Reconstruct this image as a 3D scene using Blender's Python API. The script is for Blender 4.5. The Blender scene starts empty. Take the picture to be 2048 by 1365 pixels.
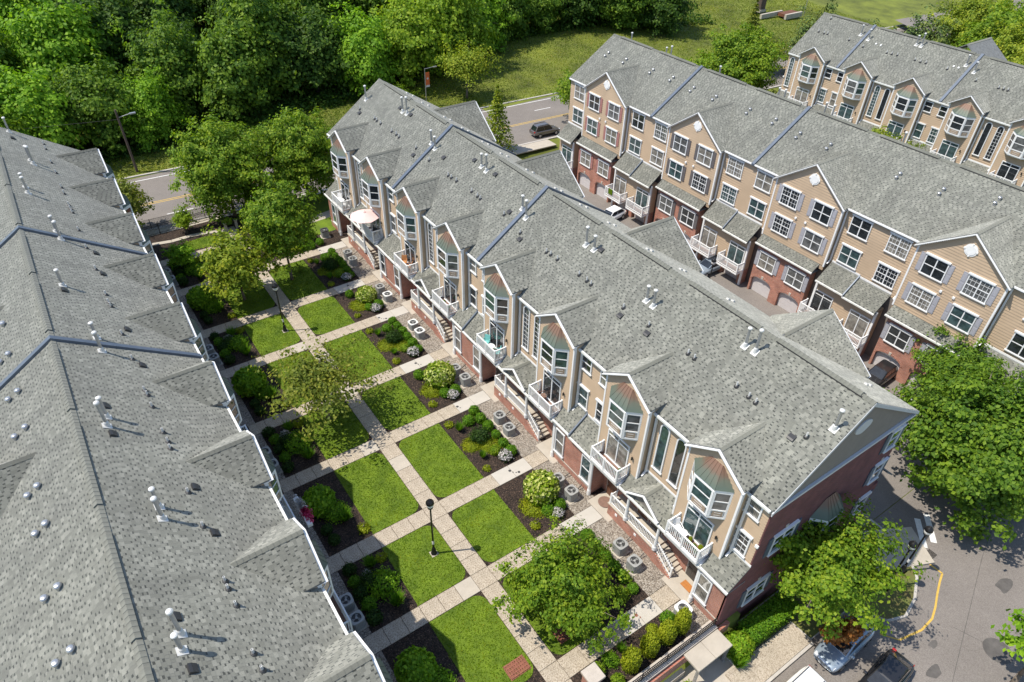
import bpy, math, random
import numpy as np
from mathutils import Matrix, Vector

rnd = random.Random(7)
S = bpy.context.scene
COL = S.collection

# ------------------------------------------------------------------ camera
cam_d = bpy.data.cameras.new("camera")
cam = bpy.data.objects.new("camera", cam_d)
COL.objects.link(cam)
YAW, PITCH, ROLL = 0.621146, 0.681266, 0.0285727
cy_, sy_, cp_, sp_ = math.cos(YAW), math.sin(YAW), math.cos(PITCH), math.sin(PITCH)
fw = Vector((sy_ * cp_, cy_ * cp_, -sp_))
rt0 = Vector((cy_, -sy_, 0))
up0 = rt0.cross(fw)
rt = rt0 * math.cos(ROLL) + up0 * math.sin(ROLL)
up = -rt0 * math.sin(ROLL) + up0 * math.cos(ROLL)
mw = Matrix(((rt.x, up.x, -fw.x, 0), (rt.y, up.y, -fw.y, 0), (rt.z, up.z, -fw.z, 40.0), (0, 0, 0, 1)))
cam.matrix_world = mw
cam_d.sensor_width = 36
cam_d.lens = 1395.4 / 2048 * 36
cam_d.clip_start = 0.5
cam_d.clip_end = 3000
S.camera = cam

# ------------------------------------------------------------------ sky, sun, exposure
SUN = Vector((-0.481, 0.235, 1.0)).normalized()
w = bpy.data.worlds.new("World")
S.world = w
w.use_nodes = True
nt = w.node_tree
bg = nt.nodes["Background"]
sky = nt.nodes.new("ShaderNodeTexSky")
sky.sky_type = 'NISHITA'
sky.sun_disc = False
sky.sun_elevation = math.asin(SUN.z)
sky.sun_rotation = math.atan2(SUN.x, SUN.y)
sky.air_density = 1.0
sky.dust_density = 0.6
sky.ozone_density = 1.0
nt.links.new(sky.outputs[0], bg.inputs[0])
bg.inputs[1].default_value = 0.15
sd = bpy.data.lights.new("sun", 'SUN')
sd.energy = 4.2
sd.angle = math.radians(0.55)
sd.color = (1.0, 0.935, 0.83)
so = bpy.data.objects.new("sun", sd)
so.rotation_euler = SUN.to_track_quat('Z', 'Y').to_euler()
so.location = SUN * 200
COL.objects.link(so)
vs = S.view_settings
vs.view_transform = 'Standard'
vs.look = 'None'
vs.gamma = 1
vs.exposure = 0.45
S.cycles.max_bounces = 6
S.cycles.transparent_max_bounces = 4

# ------------------------------------------------------------------ materials
MATS = {}


def _new(name):
    m = bpy.data.materials.new(name)
    m.use_nodes = True
    MATS[name] = m
    t = m.node_tree
    b = t.nodes["Principled BSDF"]
    return m, t, b


def N(t, typ, **kw):
    n = t.nodes.new(typ)
    for k, v in kw.items():
        if isinstance(k, str) and hasattr(n, k):
            setattr(n, k, v)
    return n


def ramp(t, stops):
    r = t.nodes.new("ShaderNodeValToRGB")
    e = r.color_ramp.elements
    while len(e) < len(stops):
        e.new(0.5)
    for el, (p, c) in zip(e, stops):
        el.position = p
        el.color = (*c, 1)
    return r


def mat(name, col, rough=0.6, var=0.12, scale=4.0, bump=0.0, bscale=60.0, metal=0.0, spec=0.5, col2=None, detail=4):
    """plain colour with a soft blotchy noise and optional fine bump"""
    m, t, b = _new(name)
    tc = N(t, "ShaderNodeTexCoord")
    n = N(t, "ShaderNodeTexNoise")
    n.inputs["Scale"].default_value = scale
    n.inputs["Detail"].default_value = detail
    n.inputs["Roughness"].default_value = 0.65
    t.links.new(tc.outputs["Object"], n.inputs["Vector"])
    c1 = tuple(max(0, c * (1 - var)) for c in col)
    c2 = col2 or tuple(min(1, c * (1 + var)) for c in col)
    r = ramp(t, [(0.3, c1), (0.7, c2)])
    t.links.new(n.outputs[0], r.inputs[0])
    t.links.new(r.outputs[0], b.inputs["Base Color"])
    b.inputs["Roughness"].default_value = rough
    b.inputs["Metallic"].default_value = metal
    b.inputs["Specular IOR Level"].default_value = spec
    if bump:
        n2 = N(t, "ShaderNodeTexNoise")
        n2.inputs["Scale"].default_value = bscale
        n2.inputs["Detail"].default_value = 3
        t.links.new(tc.outputs["Object"], n2.inputs["Vector"])
        bp = N(t, "ShaderNodeBump")
        bp.inputs["Strength"].default_value = bump
        bp.inputs["Distance"].default_value = 0.02
        t.links.new(n2.outputs[0], bp.inputs["Height"])
        t.links.new(bp.outputs[0], b.inputs["Normal"])
    return m


def speckle(name, base, stops, cell, rough=0.85, bump=0.6, blotch=0.25, bscale=1.0, bdist=0.02):
    """voronoi pebbles / chips: each cell its own colour"""
    m, t, b = _new(name)
    tc = N(t, "ShaderNodeTexCoord")
    v = N(t, "ShaderNodeTexVoronoi")
    v.inputs["Scale"].default_value = cell
    t.links.new(tc.outputs["Object"], v.inputs["Vector"])
    sep = N(t, "ShaderNodeSeparateColor")
    t.links.new(v.outputs["Color"], sep.inputs[0])
    r = ramp(t, stops)
    t.links.new(sep.outputs[0], r.inputs[0])
    n = N(t, "ShaderNodeTexNoise")
    n.inputs["Scale"].default_value = bscale
    n.inputs["Detail"].default_value = 6
    n.inputs["Roughness"].default_value = 0.7
    t.links.new(tc.outputs["Object"], n.inputs["Vector"])
    r2 = ramp(t, [(0.3, (1 - blotch,) * 3), (0.7, (1 + 0.0,) * 3)])
    t.links.new(n.outputs[0], r2.inputs[0])
    mx = N(t, "ShaderNodeMix", data_type='RGBA', blend_type='MULTIPLY')
    mx.inputs[0].default_value = 1
    t.links.new(r.outputs[0], mx.inputs[6])
    t.links.new(r2.outputs[0], mx.inputs[7])
    t.links.new(mx.outputs[2], b.inputs["Base Color"])
    b.inputs["Roughness"].default_value = rough
    b.inputs["Specular IOR Level"].default_value = 0.3
    bp = N(t, "ShaderNodeBump")
    bp.inputs["Strength"].default_value = bump
    bp.inputs["Distance"].default_value = bdist
    bp.invert = True
    t.links.new(v.outputs["Distance"], bp.inputs["Height"])
    t.links.new(bp.outputs[0], b.inputs["Normal"])
    return m


def island(name, stops, rough=0.85, noise=0.0, nscale=0.4, ntint=((0.82,) * 3, (1.05,) * 3), spec=0.3, translucent=0.0):
    """each loose piece of the mesh its own colour"""
    m, t, b = _new(name)
    g = N(t, "ShaderNodeNewGeometry")
    oi = N(t, "ShaderNodeObjectInfo")
    ad = N(t, "ShaderNodeMath", operation='ADD')
    t.links.new(g.outputs["Random Per Island"], ad.inputs[0])
    t.links.new(oi.outputs["Random"], ad.inputs[1])
    fr = N(t, "ShaderNodeMath", operation='FRACT')
    t.links.new(ad.outputs[0], fr.inputs[0])
    r = ramp(t, stops)
    t.links.new(fr.outputs[0], r.inputs[0])
    tc = N(t, "ShaderNodeTexCoord")
    n = N(t, "ShaderNodeTexNoise")
    n.inputs["Scale"].default_value = nscale
    n.inputs["Detail"].default_value = 4
    t.links.new(tc.outputs["Object"], n.inputs["Vector"])
    r2 = ramp(t, [(0.36, ntint[0]), (0.62, ntint[1])] + ([(0.76, ntint[2])] if len(ntint) > 2 else []))
    t.links.new(n.outputs[0], r2.inputs[0])
    mx = N(t, "ShaderNodeMix", data_type='RGBA', blend_type='MULTIPLY')
    mx.inputs[0].default_value = 1
    t.links.new(r.outputs[0], mx.inputs[6])
    t.links.new(r2.outputs[0], mx.inputs[7])
    t.links.new(mx.outputs[2], b.inputs["Base Color"])
    b.inputs["Roughness"].default_value = rough
    b.inputs["Specular IOR Level"].default_value = spec
    if translucent:
        tr = N(t, "ShaderNodeBsdfTranslucent")
        mc = N(t, "ShaderNodeMix", data_type='RGBA', blend_type='MULTIPLY')
        mc.inputs[0].default_value = 1
        mc.inputs[7].default_value = (1.25, 1.3, 0.5, 1)
        t.links.new(mx.outputs[2], mc.inputs[6])
        t.links.new(mc.outputs[2], tr.inputs[0])
        ms = N(t, "ShaderNodeMixShader")
        ms.inputs[0].default_value = translucent
        t.links.new(b.outputs[0], ms.inputs[1])
        t.links.new(tr.outputs[0], ms.inputs[2])
        t.links.new(ms.outputs[0], t.nodes["Material Output"].inputs[0])
    return m


def brick_mat(name, c1, c2, mortar):
    m, t, b = _new(name)
    tc = N(t, "ShaderNodeTexCoord")
    sx = N(t, "ShaderNodeSeparateXYZ")
    t.links.new(tc.outputs["Object"], sx.inputs[0])
    ad = N(t, "ShaderNodeMath", operation='ADD')
    t.links.new(sx.outputs[0], ad.inputs[0])
    t.links.new(sx.outputs[1], ad.inputs[1])
    cb = N(t, "ShaderNodeCombineXYZ")
    t.links.new(ad.outputs[0], cb.inputs[0])
    t.links.new(sx.outputs[2], cb.inputs[1])
    br = N(t, "ShaderNodeTexBrick")
    br.inputs["Scale"].default_value = 1
    br.inputs["Brick Width"].default_value = 0.24
    br.inputs["Row Height"].default_value = 0.085
    br.inputs["Mortar Size"].default_value = 0.011
    br.inputs["Mortar Smooth"].default_value = 0.2
    br.inputs["Bias"].default_value = -0.1
    br.inputs["Color1"].default_value = (*c1, 1)
    br.inputs["Color2"].default_value = (*c2, 1)
    br.inputs["Mortar"].default_value = (*mortar, 1)
    t.links.new(cb.outputs[0], br.inputs["Vector"])
    n = N(t, "ShaderNodeTexNoise")
    n.inputs["Scale"].default_value = 1.3
    n.inputs["Detail"].default_value = 5
    t.links.new(tc.outputs["Object"], n.inputs["Vector"])
    r2 = ramp(t, [(0.3, (0.75,) * 3), (0.7, (1.1,) * 3)])
    t.links.new(n.outputs[0], r2.inputs[0])
    mx = N(t, "ShaderNodeMix", data_type='RGBA', blend_type='MULTIPLY')
    mx.inputs[0].default_value = 1
    t.links.new(br.outputs["Color"], mx.inputs[6])
    t.links.new(r2.outputs[0], mx.inputs[7])
    t.links.new(mx.outputs[2], b.inputs["Base Color"])
    b.inputs["Roughness"].default_value = 0.85
    bp = N(t, "ShaderNodeBump")
    bp.inputs["Strength"].default_value = 0.7
    bp.inputs["Distance"].default_value = 0.012
    bp.invert = True
    t.links.new(br.outputs["Fac"], bp.inputs["Height"])
    t.links.new(bp.outputs[0], b.inputs["Normal"])
    return m


def glass_mat(name, col, rough=0.04, stripes=None):
    m, t, b = _new(name)
    tc = N(t, "ShaderNodeTexCoord")
    n = N(t, "ShaderNodeTexNoise")
    n.inputs["Scale"].default_value = 2.2
    n.inputs["Detail"].default_value = 3
    t.links.new(tc.outputs["Object"], n.inputs["Vector"])
    r = ramp(t, [(0.35, tuple(c * 0.55 for c in col)), (0.65, tuple(c * 1.3 for c in col))])
    t.links.new(n.outputs[0], r.inputs[0])
    out = r.outputs[0]
    if stripes:
        wv = N(t, "ShaderNodeTexWave", bands_direction=stripes)
        wv.inputs["Scale"].default_value = 3.0 if stripes == 'Y' else 6.0
        wv.inputs["Distortion"].default_value = 1.5 if stripes == 'Y' else 0.0
        t.links.new(tc.outputs["Object"], wv.inputs["Vector"])
        r3 = ramp(t, [(0.2, (0.6,) * 3), (0.7, (1.1,) * 3)])
        t.links.new(wv.outputs[0], r3.inputs[0])
        mx = N(t, "ShaderNodeMix", data_type='RGBA', blend_type='MULTIPLY')
        mx.inputs[0].default_value = 1
        t.links.new(out, mx.inputs[6])
        t.links.new(r3.outputs[0], mx.inputs[7])
        out = mx.outputs[2]
    t.links.new(out, b.inputs["Base Color"])
    b.inputs["Roughness"].default_value = rough
    b.inputs["IOR"].default_value = 1.52
    b.inputs["Coat Weight"].default_value = 0.6
    b.inputs["Coat Roughness"].default_value = 0.02
    return m




def shingle_mat():
    m, t, b = _new("shingle")
    at = N(t, "ShaderNodeAttribute", attribute_name="tone")
    oi = N(t, "ShaderNodeObjectInfo")
    ma = N(t, "ShaderNodeMath", operation='MULTIPLY_ADD')
    ma.inputs[1].default_value = 0.12
    t.links.new(oi.outputs["Random"], ma.inputs[0])
    t.links.new(at.outputs["Fac"], ma.inputs[2])
    r = ramp(t, [(0.0, (0.06, 0.063, 0.056)), (0.3, (0.10, 0.103, 0.093)), (0.42, (0.198, 0.199, 0.173)), (0.75, (0.248, 0.248, 0.218)), (1.0, (0.325, 0.322, 0.285))])
    t.links.new(ma.outputs[0], r.inputs[0])
    tc = N(t, "ShaderNodeTexCoord")
    n = N(t, "ShaderNodeTexNoise")
    n.inputs["Scale"].default_value = 0.5
    n.inputs["Detail"].default_value = 6
    t.links.new(tc.outputs["Object"], n.inputs["Vector"])
    n2 = N(t, "ShaderNodeTexNoise")
    n2.inputs["Scale"].default_value = 45
    n2.inputs["Detail"].default_value = 2
    t.links.new(tc.outputs["Object"], n2.inputs["Vector"])
    r2 = ramp(t, [(0.3, (0.89, 0.89, 0.86)), (0.7, (1.08, 1.08, 1.03))])
    t.links.new(n.outputs[0], r2.inputs[0])
    mp = N(t, "ShaderNodeMapping")
    mp.inputs["Scale"].default_value = (0.12, 1.6, 0.12)
    t.links.new(tc.outputs["Object"], mp.inputs["Vector"])
    n4 = N(t, "ShaderNodeTexNoise")
    n4.inputs["Scale"].default_value = 1.0
    n4.inputs["Detail"].default_value = 5
    t.links.new(mp.outputs[0], n4.inputs["Vector"])
    r4 = ramp(t, [(0.32, (0.88,) * 3), (0.66, (1.06,) * 3)])
    t.links.new(n4.outputs[0], r4.inputs[0])
    r3 = ramp(t, [(0.3, (0.8,) * 3), (0.7, (1.15,) * 3)])
    t.links.new(n2.outputs[0], r3.inputs[0])
    out = r.outputs[0]
    for q in (r2, r3, r4):
        mx = N(t, "ShaderNodeMix", data_type='RGBA', blend_type='MULTIPLY')
        mx.inputs[0].default_value = 1
        t.links.new(out, mx.inputs[6])
        t.links.new(q.outputs[0], mx.inputs[7])
        out = mx.outputs[2]
    t.links.new(out, b.inputs["Base Color"])
    b.inputs["Roughness"].default_value = 0.92
    b.inputs["Specular IOR Level"].default_value = 0.25
    b.inputs["Diffuse Roughness"].default_value = 1.0
    b.inputs["Sheen Weight"].default_value = 0.12
    b.inputs["Sheen Roughness"].default_value = 0.6


shingle_mat()
mat("shingle_deck", (0.17, 0.175, 0.17), 0.95, 0.25, 3, 0.5, 25)
mat("siding", (0.475, 0.355, 0.24), 0.7, 0.09, 0.5, 0.15, 40)
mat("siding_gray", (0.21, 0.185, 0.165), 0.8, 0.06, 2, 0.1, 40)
brick_mat("brick", (0.43, 0.165, 0.105), (0.33, 0.11, 0.075), (0.46, 0.39, 0.33))
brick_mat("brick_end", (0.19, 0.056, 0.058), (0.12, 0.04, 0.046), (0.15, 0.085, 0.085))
mat("white", (0.80, 0.80, 0.79), 0.45, 0.04, 3)
mat("white_vinyl", (0.74, 0.75, 0.75), 0.35, 0.04, 2)
mat("gutter", (0.72, 0.73, 0.66), 0.5, 0.18, 2.5, col2=(0.80, 0.80, 0.78))
mat("soffit", (0.5, 0.51, 0.52), 0.7, 0.05, 3)
mat("panel_tan", (0.36, 0.275, 0.2), 0.6, 0.05, 4)
mat("bluegray_metal", (0.10, 0.125, 0.165), 0.45, 0.1, 3, metal=0.2)
mat("shutter_gray", (0.33, 0.33, 0.36), 0.6, 0.06, 5)
mat("shutter_dark", (0.11, 0.1, 0.1), 0.6, 0.06, 5)
mat("shutter_red", (0.34, 0.16, 0.14), 0.6, 0.08, 5)
glass_mat("glass_dark", (0.025, 0.03, 0.034))
glass_mat("glass_teal", (0.05, 0.085, 0.088))
glass_mat("glass_curtain", (0.25, 0.235, 0.205), 0.06, 'Y')
glass_mat("glass_blind", (0.13, 0.135, 0.135), 0.06, 'Z')
mat("door_dark", (0.06, 0.055, 0.05), 0.5, 0.15, 3)
mat("door_red", (0.30, 0.035, 0.02), 0.5, 0.15, 3)
mat("door_brown", (0.13, 0.055, 0.03), 0.5, 0.15, 3)
mat("garage_door", (0.56, 0.53, 0.53), 0.6, 0.05, 2)
mat("pvc", (0.58, 0.58, 0.56), 0.5, 0.05, 4)
mat("galvanised", (0.42, 0.43, 0.44), 0.35, 0.12, 6, metal=0.7)
mat("black_plastic", (0.035, 0.035, 0.036), 0.5, 0.1, 4)
mat("black_metal", (0.016, 0.016, 0.017), 0.38, 0.15, 6, metal=0.3)
mat("lamp_glass", (0.75, 0.74, 0.7), 0.25, 0.05, 4)
mat("ac_gray", (0.30, 0.30, 0.285), 0.55, 0.1, 5)
mat("ac_light", (0.62, 0.62, 0.60), 0.5, 0.08, 5)
mat("ac_dark", (0.05, 0.05, 0.05), 0.6, 0.1, 5)
mat("concrete", (0.42, 0.375, 0.31), 0.85, 0.10, 1.2, 0.25, 50, detail=8)
mat("concrete_new", (0.45, 0.42, 0.37), 0.85, 0.05, 1.0, 0.15, 60)
speckle("aggregate", None, [(0.0, (0.22, 0.175, 0.13)), (0.18, (0.34, 0.285, 0.215)), (0.5, (0.44, 0.375, 0.29)), (1, (0.53, 0.465, 0.375))], 24, 0.9, 0.35, 0.22, 0.9, 0.008)
speckle("river_gravel", None, [(0, (0.12, 0.10, 0.08)), (0.3, (0.24, 0.205, 0.165)), (0.7, (0.35, 0.30, 0.245)), (1, (0.5, 0.46, 0.40))], 17, 0.85, 1.0, 0.2, 1.2, 0.05)
speckle("mulch", None, [(0, (0.018, 0.014, 0.012)), (0.5, (0.042, 0.03, 0.024)), (0.9, (0.085, 0.056, 0.04)), (1, (0.16, 0.11, 0.08))], 17, 0.95, 1.0, 0.4, 1.2, 0.05)
speckle("asphalt", None, [(0, (0.17, 0.15, 0.135)), (0.5, (0.215, 0.192, 0.173)), (1, (0.26, 0.235, 0.21))], 30, 0.9, 0.2, 0.2, 0.25, 0.005)
mat("asphalt_patch", (0.10, 0.092, 0.085), 0.9, 0.25, 2, 0.3, 40)
mat("curb", (0.44, 0.41, 0.37), 0.85, 0.12, 2, 0.2, 40)
mat("paint_white", (0.68, 0.68, 0.66), 0.7, 0.12, 5)
mat("paint_yellow", (0.55, 0.36, 0.07), 0.7, 0.14, 4)
mat("lawn", (0.095, 0.17, 0.006), 0.95, 0.4, 0.9, 0.8, 30, col2=(0.15, 0.225, 0.010), detail=8)
mat("dry_grass", (0.20, 0.15, 0.055), 0.95, 0.3, 1.0, 0.8, 20, col2=(0.11, 0.15, 0.03), detail=8)
mat("ground_grass", (0.10, 0.125, 0.016), 0.95, 0.5, 0.18, 0.9, 8, col2=(0.19, 0.22, 0.025), detail=9)
mat("forest_floor", (0.028, 0.03, 0.014), 0.95, 0.45, 0.4, 0.9, 8)
island("grass_blade", [(0, (0.06, 0.12, 0.003)), (0.5, (0.13, 0.225, 0.006)), (0.9, (0.21, 0.295, 0.012)), (1, (0.29, 0.29, 0.04))], 0.8, nscale=0.5, ntint=((0.6, 0.74, 0.6), (1.15, 1.04, 1), (2.0, 1.45, 3.0)), spec=0.05, translucent=0.3)
island("hill_grass", [(0, (0.08, 0.14, 0.006)), (0.6, (0.16, 0.235, 0.010)), (0.92, (0.25, 0.28, 0.02)), (1, (0.34, 0.27, 0.07))], 0.9, nscale=0.12, ntint=((0.6, 0.72, 0.7), (1.2, 1.05, 1)), translucent=0.25)


def leafmat(name, a, b_, c, tr=0.4, nscale=0.5):
    island(name, [(0, a), (0.5, b_), (1, c)], 0.55, nscale=nscale, ntint=((0.8, 0.85, 0.9), (1.12, 1.05, 0.9)), spec=0.2, translucent=tr)


leafmat("leaf_maple", (0.085, 0.171, 0.013), (0.159, 0.275, 0.019), (0.299, 0.392, 0.033))
leafmat("leaf_yellowish", (0.131, 0.195, 0.016), (0.224, 0.310, 0.025), (0.410, 0.444, 0.047))
leafmat("leaf_lime", (0.122, 0.220, 0.013), (0.215, 0.342, 0.020), (0.337, 0.437, 0.038))
leafmat("leaf_deep", (0.032, 0.078, 0.012), (0.066, 0.138, 0.018), (0.125, 0.215, 0.028))
leafmat("leaf_forest", (0.056, 0.128, 0.014), (0.12, 0.22, 0.02), (0.215, 0.33, 0.032))
leafmat("leaf_bright", (0.106, 0.235, 0.014), (0.195, 0.371, 0.022), (0.301, 0.490, 0.032))
leafmat("leaf_olive", (0.105, 0.145, 0.020), (0.19, 0.24, 0.035), (0.33, 0.345, 0.06))
leafmat("leaf_pine", (0.055, 0.106, 0.025), (0.112, 0.168, 0.040), (0.203, 0.254, 0.062), 0.12)
leafmat("leaf_box", (0.060, 0.162, 0.011), (0.129, 0.284, 0.016), (0.221, 0.389, 0.026))
leafmat("leaf_boxdark", (0.019, 0.053, 0.011), (0.040, 0.090, 0.017), (0.074, 0.132, 0.026))
leafmat("leaf_gold", (0.19, 0.25, 0.012), (0.30, 0.36, 0.018), (0.42, 0.46, 0.035))
leafmat("leaf_rust", (0.20, 0.07, 0.02), (0.30, 0.12, 0.03), (0.38, 0.19, 0.06))
leafmat("leaf_red", (0.10, 0.03, 0.03), (0.18, 0.06, 0.05), (0.25, 0.12, 0.08))
leafmat("bloom_lime", (0.32, 0.38, 0.06), (0.45, 0.50, 0.13), (0.58, 0.60, 0.25), 0.15)
leafmat("bloom_white", (0.5, 0.46, 0.47), (0.6, 0.56, 0.58), (0.7, 0.68, 0.68), 0.1)
leafmat("bloom_magenta", (0.35, 0.02, 0.09), (0.5, 0.03, 0.14), (0.6, 0.1, 0.25), 0.1)
mat("bark", (0.16, 0.13, 0.10), 0.9, 0.3, 6, 0.8, 20)
mat("bark_pale", (0.30, 0.25, 0.19), 0.9, 0.25, 5, 0.8, 20)
mat("umbrella_pink", (0.70, 0.50, 0.47), 0.8, 0.04, 2)
mat("wood_orange", (0.42, 0.19, 0.07), 0.6, 0.15, 8)
mat("deck_brown", (0.20, 0.12, 0.09), 0.7, 0.15, 6)
mat("mat_orange", (0.40, 0.16, 0.04), 0.9, 0.15, 8)
mat("teal", (0.16, 0.45, 0.43), 0.6, 0.1, 4)
mat("terracotta", (0.40, 0.13, 0.06), 0.8, 0.1, 6)
mat("rust_iron", (0.24, 0.09, 0.055), 0.8, 0.25, 8)
mat("banner_orange", (0.62, 0.13, 0.03), 0.7, 0.05, 3)
mat("limestone", (0.46, 0.41, 0.355), 0.85, 0.08, 3, 0.2, 40)
mat("wood_pole", (0.09, 0.065, 0.05), 0.9, 0.25, 4, 0.5, 20)
mat("wreath_red", (0.5, 0.03, 0.03), 0.7, 0.1, 8)


def paint(name, col, metal=0.4, rough=0.28):
    m = mat(name, col, rough, 0.03, 1.5, metal=metal)
    b = m.node_tree.nodes["Principled BSDF"]
    b.inputs["Coat Weight"].default_value = 0.8
    b.inputs["Coat Roughness"].default_value = 0.05
    return m


paint("car_blue", (0.30, 0.36, 0.42))
paint("car_white", (0.78, 0.78, 0.77), 0.0)
paint("car_black", (0.02, 0.02, 0.022), 0.2)
paint("car_taupe", (0.15, 0.135, 0.125))
glass_mat("car_glass", (0.012, 0.016, 0.02))
mat("tyre", (0.02, 0.02, 0.02), 0.85, 0.1, 5)
mat("rim", (0.45, 0.45, 0.46), 0.3, 0.05, 5, metal=0.8)
mat("headlamp", (0.6, 0.62, 0.64), 0.12, 0.05, 5)
mat("tail_lamp", (0.35, 0.02, 0.02), 0.2, 0.05, 5)


def copper_mat():
    m, t, b = _new("copper")
    tc = N(t, "ShaderNodeTexCoord")
    sx = N(t, "ShaderNodeSeparateXYZ")
    t.links.new(tc.outputs["Object"], sx.inputs[0])
    n = N(t, "ShaderNodeTexNoise")
    n.inputs["Scale"].default_value = 2.5
    n.inputs["Detail"].default_value = 5
    t.links.new(tc.outputs["Object"], n.inputs["Vector"])
    ma = N(t, "ShaderNodeMath", operation='MULTIPLY_ADD')
    ma.inputs[1].default_value = 0.5
    t.links.new(n.outputs[0], ma.inputs[0])
    t.links.new(sx.outputs[2], ma.inputs[2])
    mr = N(t, "ShaderNodeMapRange")
    mr.inputs[1].default_value = 0.35
    mr.inputs[2].default_value = 1.25
    t.links.new(ma.outputs[0], mr.inputs[0])
    r = ramp(t, [(0.0, (0.105, 0.135, 0.105)), (0.4, (0.13, 0.14, 0.105)), (0.7, (0.175, 0.115, 0.08)), (1.0, (0.20, 0.115, 0.078))])
    t.links.new(mr.outputs[0], r.inputs[0])
    t.links.new(r.outputs[0], b.inputs["Base Color"])
    b.inputs["Roughness"].default_value = 0.55
    b.inputs["Metallic"].default_value = 0.15


copper_mat()

# ------------------------------------------------------------------ mesh helpers
INV = {}


def setp(o, parent):
    if parent is not None:
        o.parent = parent
        if parent.name in INV:
            o.matrix_parent_inverse = INV[parent.name]


def thing(name, label, cat, loc=(0, 0, 0), group=None, kind=None):
    o = bpy.data.objects.new(name, None)
    o.empty_display_size = 0.3
    COL.objects.link(o)
    o.location = loc
    tag(o, label, cat, group, kind)
    return o


def wthing(name, label, cat, loc, group=None):
    """a thing whose parts are modelled in world coordinates"""
    o = thing(name, label, cat, loc, group)
    INV[o.name] = Matrix.Translation(-Vector(loc))
    return o


def tag(o, label=None, cat=None, group=None, kind=None):
    if label:
        o["label"] = label
    if cat:
        o["category"] = cat
    if group:
        o["group"] = group
    if kind:
        o["kind"] = kind
    return o


class MB:
    def __init__(s):
        s.v = []
        s.f = []

    def box(s, x0, x1, y0, y1, z0, z1):
        if x0 > x1: x0, x1 = x1, x0
        if y0 > y1: y0, y1 = y1, y0
        if z0 > z1: z0, z1 = z1, z0
        n = len(s.v)
        s.v += [(x0, y0, z0), (x1, y0, z0), (x1, y1, z0), (x0, y1, z0), (x0, y0, z1), (x1, y0, z1), (x1, y1, z1), (x0, y1, z1)]
        s.f += [(n, n + 3, n + 2, n + 1), (n + 4, n + 5, n + 6, n + 7), (n, n + 1, n + 5, n + 4), (n + 1, n + 2, n + 6, n + 5), (n + 2, n + 3, n + 7, n + 6), (n + 3, n, n + 4, n + 7)]
        return s

    def poly(s, pts):
        n = len(s.v)
        s.v += [tuple(p) for p in pts]
        s.f.append(tuple(range(n, n + len(pts))))
        return s

    def prism(s, pts, ext):
        n = len(s.v)
        k = len(pts)
        s.v += [tuple(p) for p in pts] + [tuple(p[i] + ext[i] for i in range(3)) for p in pts]
        s.f.append(tuple(range(n + k - 1, n - 1, -1)))
        s.f.append(tuple(range(n + k, n + 2 * k)))
        for i in range(k):
            j = (i + 1) % k
            s.f.append((n + i, n + j, n + k + j, n + k + i))
        return s

    def beam(s, p0, p1, wd, ht, upv=(0, 0, 1)):
        p0, p1 = Vector(p0), Vector(p1)
        d = (p1 - p0).normalized()
        u = Vector(upv)
        a = d.cross(u)
        if a.length < 1e-4:
            a = d.cross(Vector((1, 0, 0)))
        a.normalize()
        b = a.cross(d)
        a *= wd / 2
        b *= ht / 2
        return s.prism([p0 + a + b, p0 - a + b, p0 - a - b, p0 + a - b], p1 - p0)

    def tube(s, p0, p1, r0, r1, n=8, cap=True):
        p0, p1 = Vector(p0), Vector(p1)
        d = (p1 - p0).normalized()
        a = d.orthogonal().normalized()
        b = d.cross(a)
        k = len(s.v)
        for p, r in ((p0, r0), (p1, r1)):
            for i in range(n):
                t = 2 * math.pi * i / n
                q = p + (a * math.cos(t) + b * math.sin(t)) * r
                s.v.append(tuple(q))
        for i in range(n):
            j = (i + 1) % n
            s.f.append((k + i, k + j, k + n + j, k + n + i))
        if cap:
            s.f.append(tuple(range(k + n - 1, k - 1, -1)))
            s.f.append(tuple(range(k + n, k + 2 * n)))
        return s

    def lathe(s, c, prof, n=16, sq=0.0):
        k = len(s.v)
        for (r, z) in prof:
            for i in range(n):
                t = 2 * math.pi * (i + 0.5) / n
                cx, sx = math.cos(t), math.sin(t)
                q = 1.0
                if sq:
                    q = (1 - sq) + sq / max(abs(cx), abs(sx))
                s.v.append((c[0] + r * q * cx, c[1] + r * q * sx, c[2] + z))
        for m_ in range(len(prof) - 1):
            for i in range(n):
                j = (i + 1) % n
                a = k + m_ * n
                s.f.append((a + i, a + j, a + n + j, a + n + i))
        s.f.append(tuple(range(k + n - 1, k - 1, -1)))
        e = k + (len(prof) - 1) * n
        s.f.append(tuple(range(e, e + n)))
        return s

    def mesh(s, name, m=None, smooth=False):
        me = bpy.data.meshes.new(name)
        me.from_pydata(s.v, [], s.f)
        if m:
            me.materials.append(MATS[m])
        if smooth:
            for p in me.polygons:
                p.use_smooth = True
        me.update()
        return me

    def build(s, name, m, parent=None, smooth=False, bevel=0.0):
        o = bpy.data.objects.new(name, s.mesh(name, m, smooth))
        COL.objects.link(o)
        setp(o, parent)
        if bevel:
            bv = o.modifiers.new("bevel", 'BEVEL')
            bv.width = bevel
            bv.segments = 2
            bv.limit_method = 'ANGLE'
        return o


def inst(name, me, parent, loc=(0, 0, 0), rot=0.0, m=None, scale=None):
    o = bpy.data.objects.new(name, me)
    COL.objects.link(o)
    setp(o, parent)
    o.location = loc
    if rot:
        o.rotation_euler = (0, 0, rot)
    if scale:
        o.scale = scale
    if m:
        o.material_slots[0].link = 'OBJECT'
        o.material_slots[0].material = MATS[m]
    return o


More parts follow.
